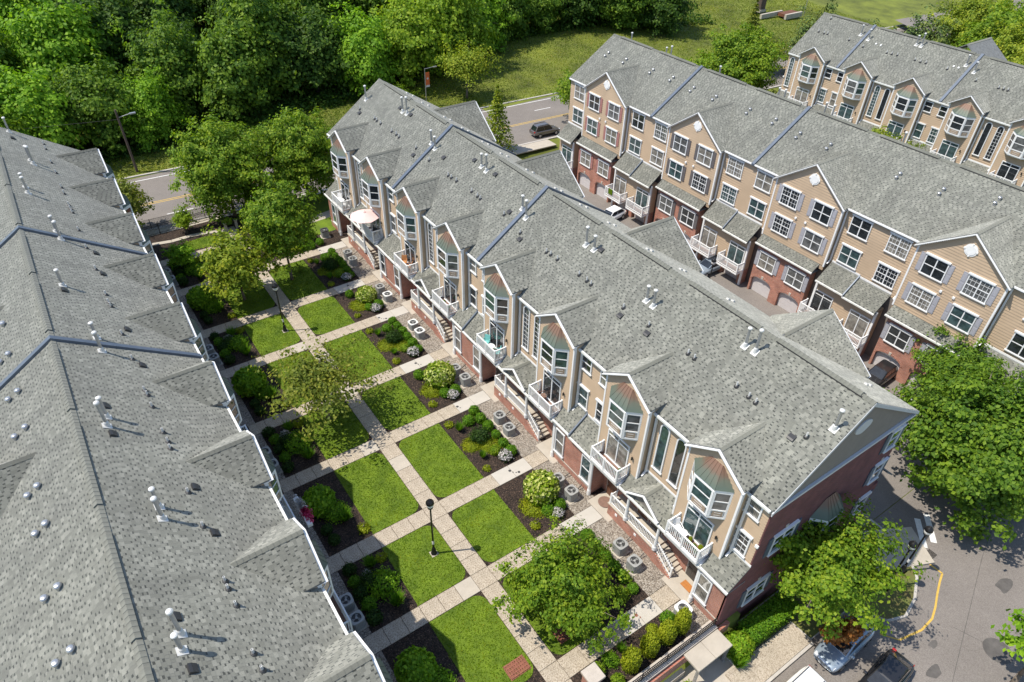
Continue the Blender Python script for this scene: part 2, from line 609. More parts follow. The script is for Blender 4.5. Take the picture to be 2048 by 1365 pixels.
def fastmesh(name, V, F, m, smooth=False):
    V = np.asarray(V, np.float32).reshape(-1, 3)
    F = np.asarray(F, np.int32)
    me = bpy.data.meshes.new(name)
    me.vertices.add(len(V))
    me.vertices.foreach_set("co", V.ravel())
    me.loops.add(F.size)
    me.loops.foreach_set("vertex_index", F.ravel())
    me.polygons.add(len(F))
    me.polygons.foreach_set("loop_start", np.arange(0, F.size, F.shape[1], dtype=np.int32))
    me.polygons.foreach_set("loop_total", np.full(len(F), F.shape[1], np.int32))
    me.materials.append(MATS[m])
    me.update(calc_edges=True)
    if not smooth:
        me.shade_flat()
    return me


def link(name, me, parent=None):
    o = bpy.data.objects.new(name, me)
    COL.objects.link(o)
    setp(o, parent)
    return o


ORD = ["first", "second", "third", "fourth", "fifth", "sixth", "seventh", "eighth", "ninth", "tenth", "eleventh", "twelfth", "thirteenth", "fourteenth", "fifteenth", "sixteenth"]

# ------------------------------------------------------------------ terrain, road, alley
Z_LOT = -1.75
Z_ROAD = -1.0


def road_y(x):
    return 86.6 - 0.06 * (x - 6)


def ground_h(x, y):
    h = -0.05
    if y < 10.3 or (38.2 < x):
        h = Z_LOT - 0.03
    if 25.5 < x <= 38.2 and y < 70:
        h = Z_LOT - 0.03
    yr = road_y(x)
    if y > yr - 9.8:
        k = min(1, (y - (yr - 9.8)) / 1.0)
        h = h * (1 - k) + (Z_ROAD - 0.03) * k
    if y > yr + 8.6:
        k = y - yr - 8.6
        h = Z_ROAD + 0.1 + min(4.5, 0.05 * k) + 0.25 * math.sin(x * 0.13) * math.sin(y * 0.11) * min(1, k / 6)
    return h


xs = sorted(set([-400, -200, -120, -80, -60, -40] + list(np.arange(-30, 176, 2.0)) + [25.4, 25.6, 38.15, 38.25, 200, 260, 400, 700]))
ys = sorted(set([-300, -100, -40, -20] + list(np.arange(-10, 150, 2.0)) + [10.25, 10.35, 75.5, 76.5, 77, 77.5, 78.5, 160, 180, 210, 260, 400, 800]))
V = [(x, y, ground_h(x, y)) for y in ys for x in xs]
nx = len(xs)
F = [(j * nx + i, j * nx + i + 1, (j + 1) * nx + i + 1, (j + 1) * nx + i) for j in range(len(ys) - 1) for i in range(nx - 1)]
g = link("ground", fastmesh("ground", V, F, "ground_grass", True))
tag(g, "grassy ground sloping up beyond the road", "ground", kind="structure")


def sheet(name, pts, z, m, label, cat, kind="structure", th=0.0):
    b = MB()
    if th:
        b.prism([(p[0], p[1], z - th) for p in pts], (0, 0, th))
    else:
        b.poly([(p[0], p[1], z) for p in pts])
    return tag(b.build(name, m), label, cat, kind=kind)


def strip(name, off0, off1, x0, x1, z, m, label, cat, th=0.0, kind="structure", step=None):
    b = MB()
    n = 1
    pts = [(x0, road_y(x0) + off0), (x1, road_y(x1) + off0), (x1, road_y(x1) + off1), (x0, road_y(x0) + off1)]
    return sheet(name, pts, z, m, label, cat, kind, th)


strip("road", -6.6, 8.2, -40, 180, Z_ROAD, "asphalt", "grey asphalt street running behind the townhouses", "road")
strip("curb", 8.2, 8.5, -40, 180, Z_ROAD + 0.14, "curb", "pale concrete kerb on the far side of the street", "curb", th=0.2)
strip("curb", -6.9, -6.6, -40, 180, Z_ROAD + 0.14, "curb", "pale concrete kerb on the near side of the street", "curb", th=0.2)
strip("sidewalk", -9.1, -6.95, -40, 60, Z_ROAD + 0.12, "concrete", "concrete sidewalk between the street and the black fence", "sidewalk", th=0.15)
strip("road_marking", 6.9, 7.05, -40, 180, Z_ROAD + 0.005, "paint_white", "solid white edge line along the far kerb", "road marking")
strip("road_marking", 0.12, 0.25, -40, 180, Z_ROAD + 0.005, "paint_yellow", "far line of the double yellow centre marking", "road marking")
strip("road_marking", -0.25, -0.12, -40, 180, Z_ROAD + 0.005, "paint_yellow", "near line of the double yellow centre marking", "road marking")
for off, nm in ((3.55, "far"), (-3.75, "near")):
    for k, x in enumerate(np.arange(-2, 90, 9.2)):
        if (off > 0 and not 55 < x < 80) or (off < 0 and not 5 < x < 25):
            continue
        x = float(x) + (2.7 if off > 0 else 1.6)
        strip("road_marking", off, off + 0.14, x, x + 3, Z_ROAD + 0.005, "paint_white", "white lane dash in the %s lanes, %s from the left" % (nm, ORD[k]), "road marking")

# alley between the middle and the right row, parking lot at the near end
sheet("alley", [(37.0, 10.35), (57.5, 10.35), (57.5, 72), (37.0, 72)], Z_LOT + 0.004, "asphalt", "asphalt service alley between the middle and right townhouse rows", "alley")
sheet("parking_lot", [(24.5, -40), (110, -40), (110, 10.3), (24.5, 10.3)], Z_LOT, "asphalt", "sunlit asphalt parking lot at the near end of the rows", "parking lot")
sheet("lower_path", [(14.0, -10), (24.45, -10), (24.45, 10.3), (14.0, 10.3)], Z_LOT - 0.004, "concrete", "lower concrete walkway below the courtyard wall", "path")


def arc(cx, cy, r, a0, a1, n=10):
    return [(cx + r * math.cos(math.radians(a0 + (a1 - a0) * i / n)), cy + r * math.sin(math.radians(a0 + (a1 - a0) * i / n))) for i in range(n + 1)]


# planted end strip beside the end wall, with kerb
islp = [(23.7, 10.4), (23.7, 8.7), (28.7, 8.6), (28.8, 7.15), (32.6, 7.1), (33.4, 6.2)] + [(34.0, 5.2)] + [(35.2, 4.75), (36.8, 5.1), (38.4, 5.9), (39.6, 7.3), (40.0, 9.0), (40.0, 10.4)]
cen = (32.0, 8.5)
big = [(cen[0] + (p[0] - cen[0]) * 1.025, cen[1] + (p[1] - cen[1]) * 1.045) for p in islp]
sheet("curb", big, Z_LOT + 0.13, "curb", "curved concrete kerb around the dry planted strip by the brick end wall", "curb", th=0.2)
sheet("planting_strip", islp, Z_LOT + 0.15, "dry_grass", "dry grass strip along the brick end wall", "planting strip")
sheet("sidewalk", [(22.6, 8.62), (28.62, 8.55), (28.72, 7.0), (22.6, 7.0)], Z_LOT + 0.165, "aggregate", "pebbled sidewalk beside the hedge and the parked cars", "sidewalk", th=0.15)
sheet("sidewalk", [(36.6, 7.6), (40.6, 5.8), (42.0, 8.4), (38.4, 10.3)], Z_LOT + 0.16, "concrete", "grey concrete corner pad at the crossing behind the lamp posts", "sidewalk", th=0.12)
sheet("curb", [(22.6, 6.8), (28.7, 6.8), (28.7, 6.98), (22.6, 6.98)], Z_LOT + 0.15, "curb", "concrete kerb between the pebbled sidewalk and the parked cars", "curb", th=0.16)


def stripe(pts, wd, label, m="paint_yellow", z=Z_LOT + 0.006):
    b = MB()
    for a, c in zip(pts[:-1], pts[1:]):
        d = Vector((c[0] - a[0], c[1] - a[1], 0)).normalized()
        nn = Vector((-d.y, d.x, 0)) * wd / 2
        b.poly([(a[0] - nn.x, a[1] - nn.y, z), (c[0] - nn.x, c[1] - nn.y, z), (c[0] + nn.x, c[1] + nn.y, z), (a[0] + nn.x, a[1] + nn.y, z)])
    return tag(b.build("lot_marking", m), label, "marking", kind="structure")


stripe([(33.5, 3.96), (35.3, 3.55), (36.6, 3.6), (37.6, 3.95), (38.6, 4.4), (39.6, 4.8), (40.35, 5.05), (40.3, 6.3)], 0.13, "curved yellow no parking line around the planted corner")
stripe([(32.8, 4.9), (33.5, 3.96)], 0.1, "short thin yellow line ending at the curved yellow line")
for k in range(2):
    stripe([(41.3 + k * 0.95, 6.9 - k * 0.15), (43.2 + k * 0.95, 8.6 - k * 0.15)], 0.42, "white crossing bar, %s from the lamp posts" % ORD[k], "paint_white")
b = MB()
b.lathe((38.0, 0.1, Z_LOT + 0.004), [(0.85, 0.0), (0.85, 0.004)], 24)
tag(b.build("asphalt_patch", "asphalt_patch"), "dark oval asphalt patch in the parking lot", "patch", kind="structure")
for k, (x, y) in enumerate([(40.9, 6.05), (41.6, 5.95)]):
    b = MB()
    for i in range(6):
        b.box(x + i * 0.1, x + i * 0.1 + 0.05, y, y + 0.6, Z_LOT + 0.005, Z_LOT + 0.02)
    if k == 0:
        tag(b.build("storm_grate", "black_metal"), "iron storm drain grate in the lot beside the lamp posts", "grate")

for k, pl_ in enumerate([[(24.6, -3.0), (33, 0.4), (44, 4.2), (60, 8.6)], [(30, -9), (37, -5.4), (47, -0.6), (70, 9.0)], [(37.2, 2.5), (38.4, -0.8), (39.2, -5)]]):
    stripe(pl_, 0.035, "thin dark seam in the parking lot asphalt, %s" % ["nearest the parked cars", "crossing the lower right corner", "short one by the oval patch"][k], "asphalt_patch", Z_LOT + 0.004)
for k, (x, y, r) in enumerate([(33.4, 1.6, 0.55), (35.0, 2.6, 0.35), (43, 2.2, 0.7)]):
    b = MB().poly([(x + r * (1 + 0.25 * math.sin(3 * a + k)) * math.cos(a), y + 0.7 * r * (1 + 0.2 * math.cos(2 * a)) * math.sin(a), Z_LOT + 0.0025 + 0.0008 * k) for a in [i * 0.349 for i in range(18)]])
    tag(b.build("oil_stain", "asphalt_patch"), "dark oil stain on the parking lot, %s from the cars" % ORD[k], "stain", kind="structure")

# ------------------------------------------------------------------ courtyard walks, lawns and beds
PATHS = [13.74, 21.2, 27.5, 35.4, 42.0, 49.65, 56.1, 63.85]
PW = 0.63
CX0, CX1 = 12.87, 14.14
YN, YF = 9.6, 74.0


def walk(name, label):
    o = MB().box(0, 0.01, 0, 0.01, -0.2, -0.19)
    e = bpy.data.objects.new(name, None)
    COL.objects.link(e)
    tag(e, label, "path", kind="structure")
    return e


SLABM = {}


def slab(parent, x0, x1, y0, y1, m, name="concrete_slab"):
    g_ = 0.011
    key = (round(x1 - x0, 2), round(y1 - y0, 2))
    if key not in SLABM:
        b = MB()
        a, c = key[0] / 2 - g_, key[1] / 2 - g_
        e = 0.012
        n = len(b.v)
        b.v += [(-a, -c, -0.12), (a, -c, -0.12), (a, c, -0.12), (-a, c, -0.12), (-a, -c, -e), (a, -c, -e), (a, c, -e), (-a, c, -e),
                (-a + e, -c + e, 0), (a - e, -c + e, 0), (a - e, c - e, 0), (-a + e, c - e, 0)]
        for q in (0, 4):
            for i in range(4):
                j = (i + 1) % 4
                b.f.append((q + i, q + j, q + 4 + j, q + 4 + i))
        b.f.append((8, 9, 10, 11))
        SLABM[key] = b.mesh("concrete_slab", "aggregate")
    return inst(name, SLABM[key], parent, ((x0 + x1) / 2, (y0 + y1) / 2, 0.045 + rnd.uniform(-0.003, 0.004)), m=m)


WK = walk("main_walk", "long concrete walk down the middle of the courtyard")
cuts = [YN]
for p in PATHS:
    cuts += [p - PW, p + PW]
cuts.append(YF)
for a, c in zip(cuts[:-1], cuts[1:]):
    n = max(1, round((c - a) / 1.3))
    for i in range(n):
        slab(WK, CX0, CX1, a + (c - a) * i / n, a + (c - a) * (i + 1) / n, rnd.choice(["aggregate"] * 6 + ["concrete"]))
for k, p in enumerate(PATHS):
    e = walk("cross_walk", "concrete cross walk to the right hand doors, %s from the near end" % ORD[k])
    n = 6
    for i in range(n):
        a, c = CX1 + (22.95 - CX1) * i / n, CX1 + (22.95 - CX1) * (i + 1) / n
        slab(e, a, c, p - PW, p + PW, "concrete_new" if (i >= 4 and k % 2) or (i in (3, 4) and k % 2 == 0) else "aggregate")
    slab(e, 22.96, 24.6, p - PW - 0.5, p + PW + 0.5, "concrete", "landing_slab")
    if k > 0:
        e = walk("cross_walk", "concrete cross walk to the left hand doors, %s from the near end" % ORD[k - 1])
        for i in range(n):
            a, c = 5.35 + (CX0 - 5.35) * i / n, 5.35 + (CX0 - 5.35) * (i + 1) / n
            slab(e, a, c, p - PW, p + PW, "concrete" if i == n - 1 and k % 2 else "aggregate")
e = walk("cross_walk", "farthest concrete cross walk on the left, near the fence")
for i in range(6):
    a, c = 5.35 + (CX0 - 5.35) * i / 6, 5.35 + (CX0 - 5.35) * (i + 1) / 6
    slab(e, a, c, 70.2 - PW, 70.2 + PW, "aggregate")

sheet("mulch_bed", [(3.0, 10.9), (24.6, 10.9), (24.6, 76.6), (3.0, 76.6)], 0.0, "mulch", "dark bark mulch under the courtyard planting", "mulch", "structure")
edges = [(10.95, PATHS[0] - PW)] + [(PATHS[i] + PW, PATHS[i + 1] - PW) for i in range(7)] + [(PATHS[7] + PW, 70.2 - PW)]


def lawn_poly(x0, x1, y0, y1, r, side):
    pts = []
    if side > 0:   # rounded corners on the low-x side
        pts += arc(x0 + r, y1 - r, r, 90, 180, 6) + arc(x0 + r, y0 + r, r, 180, 270, 6) + [(x1, y0), (x1, y1)]
    else:
        pts += [(x0, y1), (x0, y0)] + arc(x1 - r, y0 + r, r, 270, 360, 6) + arc(x1 - r, y1 - r, r, 0, 90, 6)
    return pts


LAWNS = []
for k, (a, c) in enumerate(edges):
    if 0 < k < 8:
        LAWNS.append((lawn_poly(CX1 + 0.03, 17.95, a + 0.03, c - 0.03, 0.75, 1), "lawn right of the main walk, %s from the near end" % ORD[k - 1]))
    LAWNS.append((lawn_poly(9.1, CX0 - 0.03, a + (0.03 if k else -0.5), c - 0.03, 0.75, -1), "lawn left of the main walk, %s from the near end" % ORD[k]))
LAWNS.append(([(7.4, 71.2), (12.6, 71.2), (12.6, 72.4), (11, 73.4), (8.6, 73.2), (7.4, 72.2)], "curved strip of lawn near the far fence"))


def inside(p, x, y):
    r = False
    j = len(p) - 1
    for i in range(len(p)):
        if (p[i][1] > y) != (p[j][1] > y) and x < (p[j][0] - p[i][0]) * (y - p[i][1]) / (p[j][1] - p[i][1]) + p[i][0]:
            r = not r
        j = i
    return r


rng = np.random.default_rng(3)


def blades(cx, cy, cz, h, wd, name, m, tilt=0.5):
    n = len(cx)
    a = rng.uniform(0, 2 * np.pi, n)
    hh = h * rng.uniform(0.6, 1.3, n)
    tx, ty = rng.normal(0, tilt, n) * hh, rng.normal(0, tilt, n) * hh
    V_ = np.zeros((n, 3, 3))
    dx, dy = np.cos(a) * wd, np.sin(a) * wd
    V_[:, 0] = np.stack([cx - dx, cy - dy, cz], 1)
    V_[:, 1] = np.stack([cx + dx, cy + dy, cz], 1)
    V_[:, 2] = np.stack([cx + tx, cy + ty, cz + hh], 1)
    return fastmesh(name, V_, np.arange(n * 3).reshape(n, 3), m)


gx, gy = [], []
for k, (p, lab) in enumerate(LAWNS):
    sheet("lawn", p, 0.03, "lawn", "green mown " + lab, "lawn", "structure", th=0.03)
    P_ = np.array(p)
    x0, y0 = P_.min(0)
    x1, y1 = P_.max(0)
    for _ in range(int((x1 - x0) * (y1 - y0) * 260)):
        x, y = rnd.uniform(x0 - .08, x1 + .08), rnd.uniform(y0 - .08, y1 + .08)
        if inside(p, x + rnd.gauss(0, 0.05), y + rnd.gauss(0, 0.05)):
            gx.append(x)
            gy.append(y)
gx, gy = np.array(gx), np.array(gy)
tag(link("grass", blades(gx, gy, np.full(len(gx), 0.022), 0.07, 0.03, "grass", "grass_blade", 0.7)), "short mown grass on the courtyard lawns", "grass", kind="stuff")
for k, (a, c) in enumerate(edges):
    if k < 8:
        sheet("gravel_strip", [(21.45, a + 0.02), (23.6, a + 0.02), (23.6, c - 0.02), (21.45, c - 0.02)], 0.025, "river_gravel", "river gravel along the right hand houses, %s strip from the near end" % ORD[k], "gravel", "structure", th=0.03)
    sheet("gravel_strip", [(4.0, a + 0.02), (5.95, a + 0.02), (5.95, c - 0.02), (4.0, c - 0.02)], 0.025, "river_gravel", "river gravel along the left hand houses, %s strip from the near end" % ORD[k], "gravel", "structure", th=0.03)
# utility covers in the walks
for k, p in enumerate(PATHS):
    x = 19.9 + 0.25 * (k % 2)
    for q, (dx, dy, r) in enumerate([(0, 0.12, 0.11), (0.12, -0.12, 0.05), (0.3, -0.28, 0.05), (0.5, -0.35, 0.10)][:2 + k % 3]):
        b = MB().lathe((x + dx, p + dy, 0.047), [(r, 0), (r, 0.008)], 14)
        tag(b.build("utility_cover", "rust_iron" if k == 0 else "ac_dark"), "round iron cover, %s from the left in the %s right walk" % (ORD[q], ORD[k]), "utility cover", "utility covers in the cross walks")
for k, (x, y, a) in enumerate([(11.95, 15.3, 0.0), (15.6, 15.45, 0.0)]):
    t_ = thing("drain_grate", ["rusty iron drain grate in the near left lawn", "rusty iron drain grate in the grass under the near tree"][k], "grate", (x, y, 0.03))
    b = MB()
    for i in range(9):
        b.box(-0.62 + i * 0.15, -0.56 + i * 0.15, -0.42, 0.42, 0.02, 0.07)
    for i in range(5):
        b.box(-0.62, 0.64, -0.42 + i * 0.2, -0.36 + i * 0.2, 0.015, 0.065)
    b.build("grate_bars", "rust_iron", t_)
    MB().box(-0.68, 0.7, -0.48, 0.48, -0.02, 0.02).build("frame", "rust_iron", t_)

# ------------------------------------------------------------------ shared window, door and balcony meshes (outward = -x, origin bottom centre)
PM = {}


def win_mesh(key, wd, ht, cols=1, arch=False, header=True, grid=None, mid=0.5):
    fr = MB()
    t = 0.09
    D0, D1 = -0.085, 0.03
    hw = wd / 2
    fr.box(D0, D1, -hw, -hw + t, 0, ht)
    fr.box(D0, D1, hw - t, hw, 0, ht)
    fr.box(D0 - 0.05, D1, -hw - 0.05, hw + 0.05, -0.09, 0.0)
    if not arch:
        fr.box(D0 + 0.002, D1, -hw + t, hw - t, ht - t, ht)
        if header:
            fr.box(D0 - 0.07, D1, -hw - 0.08, hw + 0.08, ht, ht + 0.13)
    pane = MB()
    X = -0.03
    if arch:
        n = 12
        r = hw
        for i in range(n):
            a0, a1 = math.pi * i / n, math.pi * (i + 1) / n
            pts = [(D0, r * math.cos(a0), ht + r * math.sin(a0)), (D0, r * math.cos(a1), ht + r * math.sin(a1)),
                   (D0, (r - t) * math.cos(a1), ht + (r - t) * math.sin(a1)), (D0, (r - t) * math.cos(a0), ht + (r - t) * math.sin(a0))]
            fr.prism(pts, (D1 - D0, 0, 0))
        pane.poly([(X, -hw + 0.02, 0), (X, -hw + 0.02, ht)] + [(X, -(hw - 0.02) * math.cos(math.pi * i / n), ht + (hw - 0.02) * math.sin(math.pi * i / n)) for i in range(1, n)] + [(X, hw - 0.02, ht), (X, hw - 0.02, 0)])
    else:
        pane.poly([(X, -hw + 0.02, 0.0), (X, hw - 0.02, 0.0), (X, hw - 0.02, ht - 0.02), (X, -hw + 0.02, ht - 0.02)])
    for c in range(1, cols):
        y = -hw + wd * c / cols
        fr.box(D0 + 0.01, D1, y - 0.045, y + 0.045, 0.001, ht - t)
    if mid:
        fr.box(-0.062, 0.0, -hw + t, hw - t, ht * mid - 0.03, ht * mid + 0.03)
    if grid:
        gy_, gz_ = grid
        for i in range(1, gy_):
            y = -hw + wd * i / gy_
            fr.box(-0.04, -0.02, y - 0.012, y + 0.012, 0.02, ht - 0.03)
        for i in range(1, gz_):
            z = ht * i / gz_
            fr.box(-0.041, -0.021, -hw + t, hw - t, z - 0.012, z + 0.012)
    PM[key] = (fr.mesh("window", "white_vinyl"), pane.mesh("pane", "glass_dark"))


win_mesh("dh", 1.12, 1.72, 1)
win_mesh("dhg", 1.12, 1.72, 1, grid=(3, 4))
win_mesh("dhs", 1.12, 1.2, 1, header=False)
win_mesh("twin", 1.95, 1.72, 2)
win_mesh("twing", 1.95, 1.72, 2, grid=(6, 4))
win_mesh("arch", 0.78, 3.55, 1, arch=True, mid=None, grid=(2, 9))
win_mesh("archp", 0.78, 3.55, 1, arch=True, mid=None)
win_mesh("tall", 1.0, 2.3, 1, header=False, mid=0.5)
win_mesh("slider", 2.05, 2.45, 2, mid=0.83, header=False)
SHUT = MB()
SHUT.box(-0.05, 0.01, -0.2, 0.2, 0, 1.72)
for z0 in (0.1, 0.92):
    for i in range(8):
        SHUT.prism([(-0.05, -0.14, z0 + i * 0.085), (-0.065, -0.14, z0 + i * 0.085), (-0.05, -0.14, z0 + 0.075 + i * 0.085)], (0, 0.28, 0))
SHUT = SHUT.mesh("shutter", "shutter_gray")
GL = ["glass_dark", "glass_dark", "glass_teal", "glass_blind", "glass_curtain", "glass_teal", "glass_curtain"]


def window(parent, key, x, y, z, rot=0.0, glass=None, shutters=None):
    o = inst("window", PM[key][0], parent, (x, y, z), rot)
    inst("pane", PM[key][1], o, m=glass or rnd.choice(GL))
    if shutters:
        wd = 1.95 if key.startswith("twin") else 1.12
        for q in (-1, 1):
            inst("shutter", SHUT, o, (0, q * (wd / 2 + 0.24), 0), m=shutters)
    return o


# bay window, local origin on the gable wall at ground level
BZ0, BZ1 = 7.75, 10.2
bay = MB()
fx, fh, bh = -0.72, 0.72, 1.42
plan = [(0.02, -bh), (fx, -fh), (fx, fh), (0.02, bh)]
bay.prism([(x, y, BZ0 + 0.0) for x, y in plan], (0, 0, 0.10))
bay.prism([(x * 1.04, y * 1.03, BZ1 - 0.14) for x, y in plan], (0, 0, 0.16))
bay.prism([(x * 0.96 + 0.02, y * 0.97, BZ0 + 0.1) for x, y in plan], (0, 0, BZ1 - BZ0 - 0.24))
PANES, PANELS = [], []
for (a, c) in ((plan[1], plan[2]), (plan[0], plan[1]), (plan[2], plan[3])):
    a, c = Vector((*a, 0)), Vector((*c, 0))
    d = (c - a)
    L_ = d.length
    d.normalize()
    nn = Vector((d.y, -d.x, 0))
    if nn.x > 0:
        nn = -nn
    mid = (a + c) / 2

    def pt(u, z, off):
        q = mid + d * u + nn * off
        return (q.x, q.y, z)

    hw = L_ / 2 - 0.12
    for (u0, u1, z0, z1) in ((-L_ / 2, -hw, BZ0 + 0.1, BZ1 - 0.14), (hw, L_ / 2, BZ0 + 0.1, BZ1 - 0.14)):
        bay.prism([pt(u0, z0, 0.0), pt(u1, z0, 0.0), pt(u1, z1, 0.0), pt(u0, z1, 0.0)], tuple(nn * 0.05))
    for z in (BZ0 + 0.1, BZ0 + 0.72, BZ1 - 0.24):
        bay.prism([pt(-hw, z, 0.001), pt(hw, z, 0.001), pt(hw, z + 0.1, 0.001), pt(-hw, z + 0.1, 0.001)], tuple(nn * 0.045))
    zm = (BZ0 + 0.82 + BZ1 - 0.24) / 2
    bay.prism([pt(-hw, zm - 0.03, 0.001), pt(hw, zm - 0.03, 0.001), pt(hw, zm + 0.03, 0.001), pt(-hw, zm + 0.03, 0.001)], tuple(nn * 0.035))
    PANES.append(MB().poly([pt(-hw, BZ0 + 0.8, 0.012), pt(hw, BZ0 + 0.8, 0.012), pt(hw, BZ1 - 0.22, 0.012), pt(-hw, BZ1 - 0.22, 0.012)]).mesh("pane", "glass_dark"))
    w2, zz = hw - 0.1, BZ0 + 0.25
    p_ = MB().prism([pt(-w2, zz, 0.005), pt(w2, zz, 0.005), pt(w2, zz + 0.42, 0.005), pt(-w2, zz + 0.42, 0.005)], tuple(nn * 0.03))
    PANELS.append(p_.mesh("panel", "panel_tan"))
    w3 = w2 * 0.62
    bay.prism([pt(-w3, zz + 0.1, 0.03), pt(w3, zz + 0.1, 0.03), pt(w3, zz + 0.12, 0.03), pt(-w3, zz + 0.12, 0.03)], tuple(nn * 0.012))
    bay.prism([pt(-w3, zz + 0.3, 0.03), pt(w3, zz + 0.3, 0.03), pt(w3, zz + 0.32, 0.03), pt(-w3, zz + 0.32, 0.03)], tuple(nn * 0.012))
BAY = bay.mesh("bay_window", "white")
cz = 1.15
cr = MB()
e = 0.08
o_ = [(0.0, -bh - e, 0), (fx - e, -fh - 0.03, 0), (fx - e, fh + 0.03, 0), (0.0, bh + e, 0)]
tp = [(-0.03, -0.42, cz), (-0.05, -0.36, cz), (-0.05, 0.36, cz), (-0.03, 0.42, cz)]
for i in range(3):
    cr.poly([o_[i], o_[i + 1], tp[i + 1], tp[i]])
cr.poly([o_[0], o_[3], o_[2], o_[1]])
for (p, q) in ([(o_[1], tp[1]), (o_[2], tp[2])] + [((fx - e, y, 0), (-0.05, y * 0.5, cz)) for y in (-0.36, 0.0, 0.36)] +
               [(((o_[0][0] + o_[1][0]) / 2, s_ * (bh + fh) / 2, 0), (-0.04, s_ * 0.39, cz)) for s_ in (-1, 1)]):
    cr.beam(p, q, 0.025, 0.05)
COPPER = cr.mesh("copper_roof", "copper")

# balcony, local origin on the wall at ground level
BD = 1.12
BW = 1.32


def rail_meshes(bd, bw, zd, key):
    deck = MB().box(-bd, 0, -bw, bw, zd - 0.16, zd).mesh("balcony", "white")
    floor = MB().box(-bd + 0.06, -0.01, -bw + 0.06, bw - 0.06, zd, zd + 0.02).mesh("deck_boards", "deck_brown")
    rails = MB()
    for z in (zd + 0.12, zd + 1.02):
        h = 0.05 if z < zd + 0.5 else 0.08
        rails.box(-bd + 0.0, -bd + 0.08, -bw, bw, z, z + h)
        rails.box(-bd + 0.081, 0, -bw, -bw + 0.08, z, z + h)
        rails.box(-bd + 0.081, 0, bw - 0.08, bw, z, z + h)
    rails = rails.mesh("handrail", "white")
    post = MB().box(-0.05, 0.05, -0.05, 0.05, 0, 1.14).mesh("post", "white")
    bal = MB().box(-0.022, 0.022, -0.022, 0.022, 0.16, 1.03).mesh("baluster", "white")
    PM[key] = (deck, floor, rails, post, bal, bd, bw, zd)


rail_meshes(BD, BW, 4.28, "balcony")
rail_meshes(1.15, 1.4, 0.05, "balcony_rear")


def balcony(parent, key, x, y, rot, floor_m=None, bals=True):
    deck, floor, rails, post, bal, bd, bw, zd = PM[key]
    o = inst("balcony", deck, parent, (x, y, 0), rot)
    inst("deck_boards", floor, o, m=floor_m)
    inst("handrail", rails, o)
    for q in (-1, 1):
        inst("post", post, o, (-bd + 0.045, q * (bw - 0.045), zd))
        inst("post", post, o, (-0.06, q * (bw - 0.04), zd))
    inst("post", post, o, (-bd + 0.04, 0, zd))
    if bals:
        n = int(bw * 2 / 0.13)
        for i in range(1, n):
            inst("baluster", bal, o, (-bd + 0.04, -bw + 2 * bw * i / n, zd))
        for q in (-1, 1):
            for i in range(1, 8):
                inst("baluster", bal, o, (-bd + 0.04 + (bd - 0.06) * i / 8, q * (bw - 0.04), zd))
    return o


COLUMN = MB()
COLUMN.lathe((0, 0, 0), [(0.15, 0), (0.15, 0.12), (0.11, 0.16), (0.105, 0.5), (0.09, 0.9), (0.09, 0.93), (0.13, 0.95), (0.13, 1.0)], 14)
COLUMN = COLUMN.mesh("column", "white")
GRILL = MB()
LIGHT = MB().lathe((-0.1, 0, 0), [(0.03, 0), (0.07, 0.03), (0.07, 0.2), (0.03, 0.28)], 8).mesh("wall_lamp", "black_metal")
VENTCAP = MB().box(-0.12, 0, -0.1, 0.1, 0, 0.18).mesh("dryer_vent", "white")
MEDAL = MB()
for k, (r0, xo) in enumerate(((0.52, -0.05), (0.40, -0.08))):
    MEDAL.prism([(0, r0 * math.cos(2 * math.pi * i / 20), r0 * math.sin(2 * math.pi * i / 20)) for i in range(20)], (xo, 0, 0))
for a in range(4):
    t = math.pi / 4 + a * math.pi / 2 + math.pi / 4
    MEDAL.box(-0.1, 0, 0.5 * math.cos(t) - 0.06, 0.5 * math.cos(t) + 0.06, 0.5 * math.sin(t) - 0.06, 0.5 * math.sin(t) + 0.06)
MEDAL = MEDAL.mesh("gable_medallion", "white")
ARCHTOP = {}

# ------------------------------------------------------------------ roof shingles
TW, EX = 0.27, 0.175


def tabs(O, A, U, La, Lu):
    O, A, U = np.array(O, float), np.array(A, float), np.array(U, float)
    A /= np.linalg.norm(A)
    U /= np.linalg.norm(U)
    out = []
    for r in range(int(Lu / EX)):
        n = 2 * (int(La / (TW * 1.35)) + 3)
        ev = np.arange(n) % 2 == 0
        wv = np.where(ev, rng.uniform(0.7, 1.15, n), rng.uniform(0.42, 0.6, n)) * TW
        tone = np.where(ev, rng.uniform(0.45, 0.95, n), np.where(rng.uniform(0, 1, n) < 0.85, rng.uniform(0.0, 0.3, n), rng.uniform(0.4, 0.7, n)))
        c = np.cumsum(wv) - rng.uniform(0, TW * 1.4)
        u0 = np.concatenate([[0], c[:-1]])
        ok = (c > 0.02) & (u0 < La - 0.02)
        u0, u1, tone = np.clip(u0[ok], 0, La), np.clip(c[ok], 0, La), tone[ok]
        v0 = np.full(len(u0), r * EX)
        vt = np.full(len(u0), min(Lu, (r + 1) * EX + 0.03))
        dk = tone < 0.35
        v1 = np.where(dk, v0 + EX * 0.6, vt)
        out.append(np.stack([u0, u1, v0, v1, np.where(dk, 0.004, 0.008), tone], 1))
        if dk.any():   # the light tab above each dark slot
            out.append(np.stack([u0[dk], u1[dk], v0[dk] + EX * 0.55, vt[dk], np.full(dk.sum(), 0.006), rng.uniform(0.45, 0.9, dk.sum())], 1))
    T = np.concatenate(out)
    return O, A, U, T


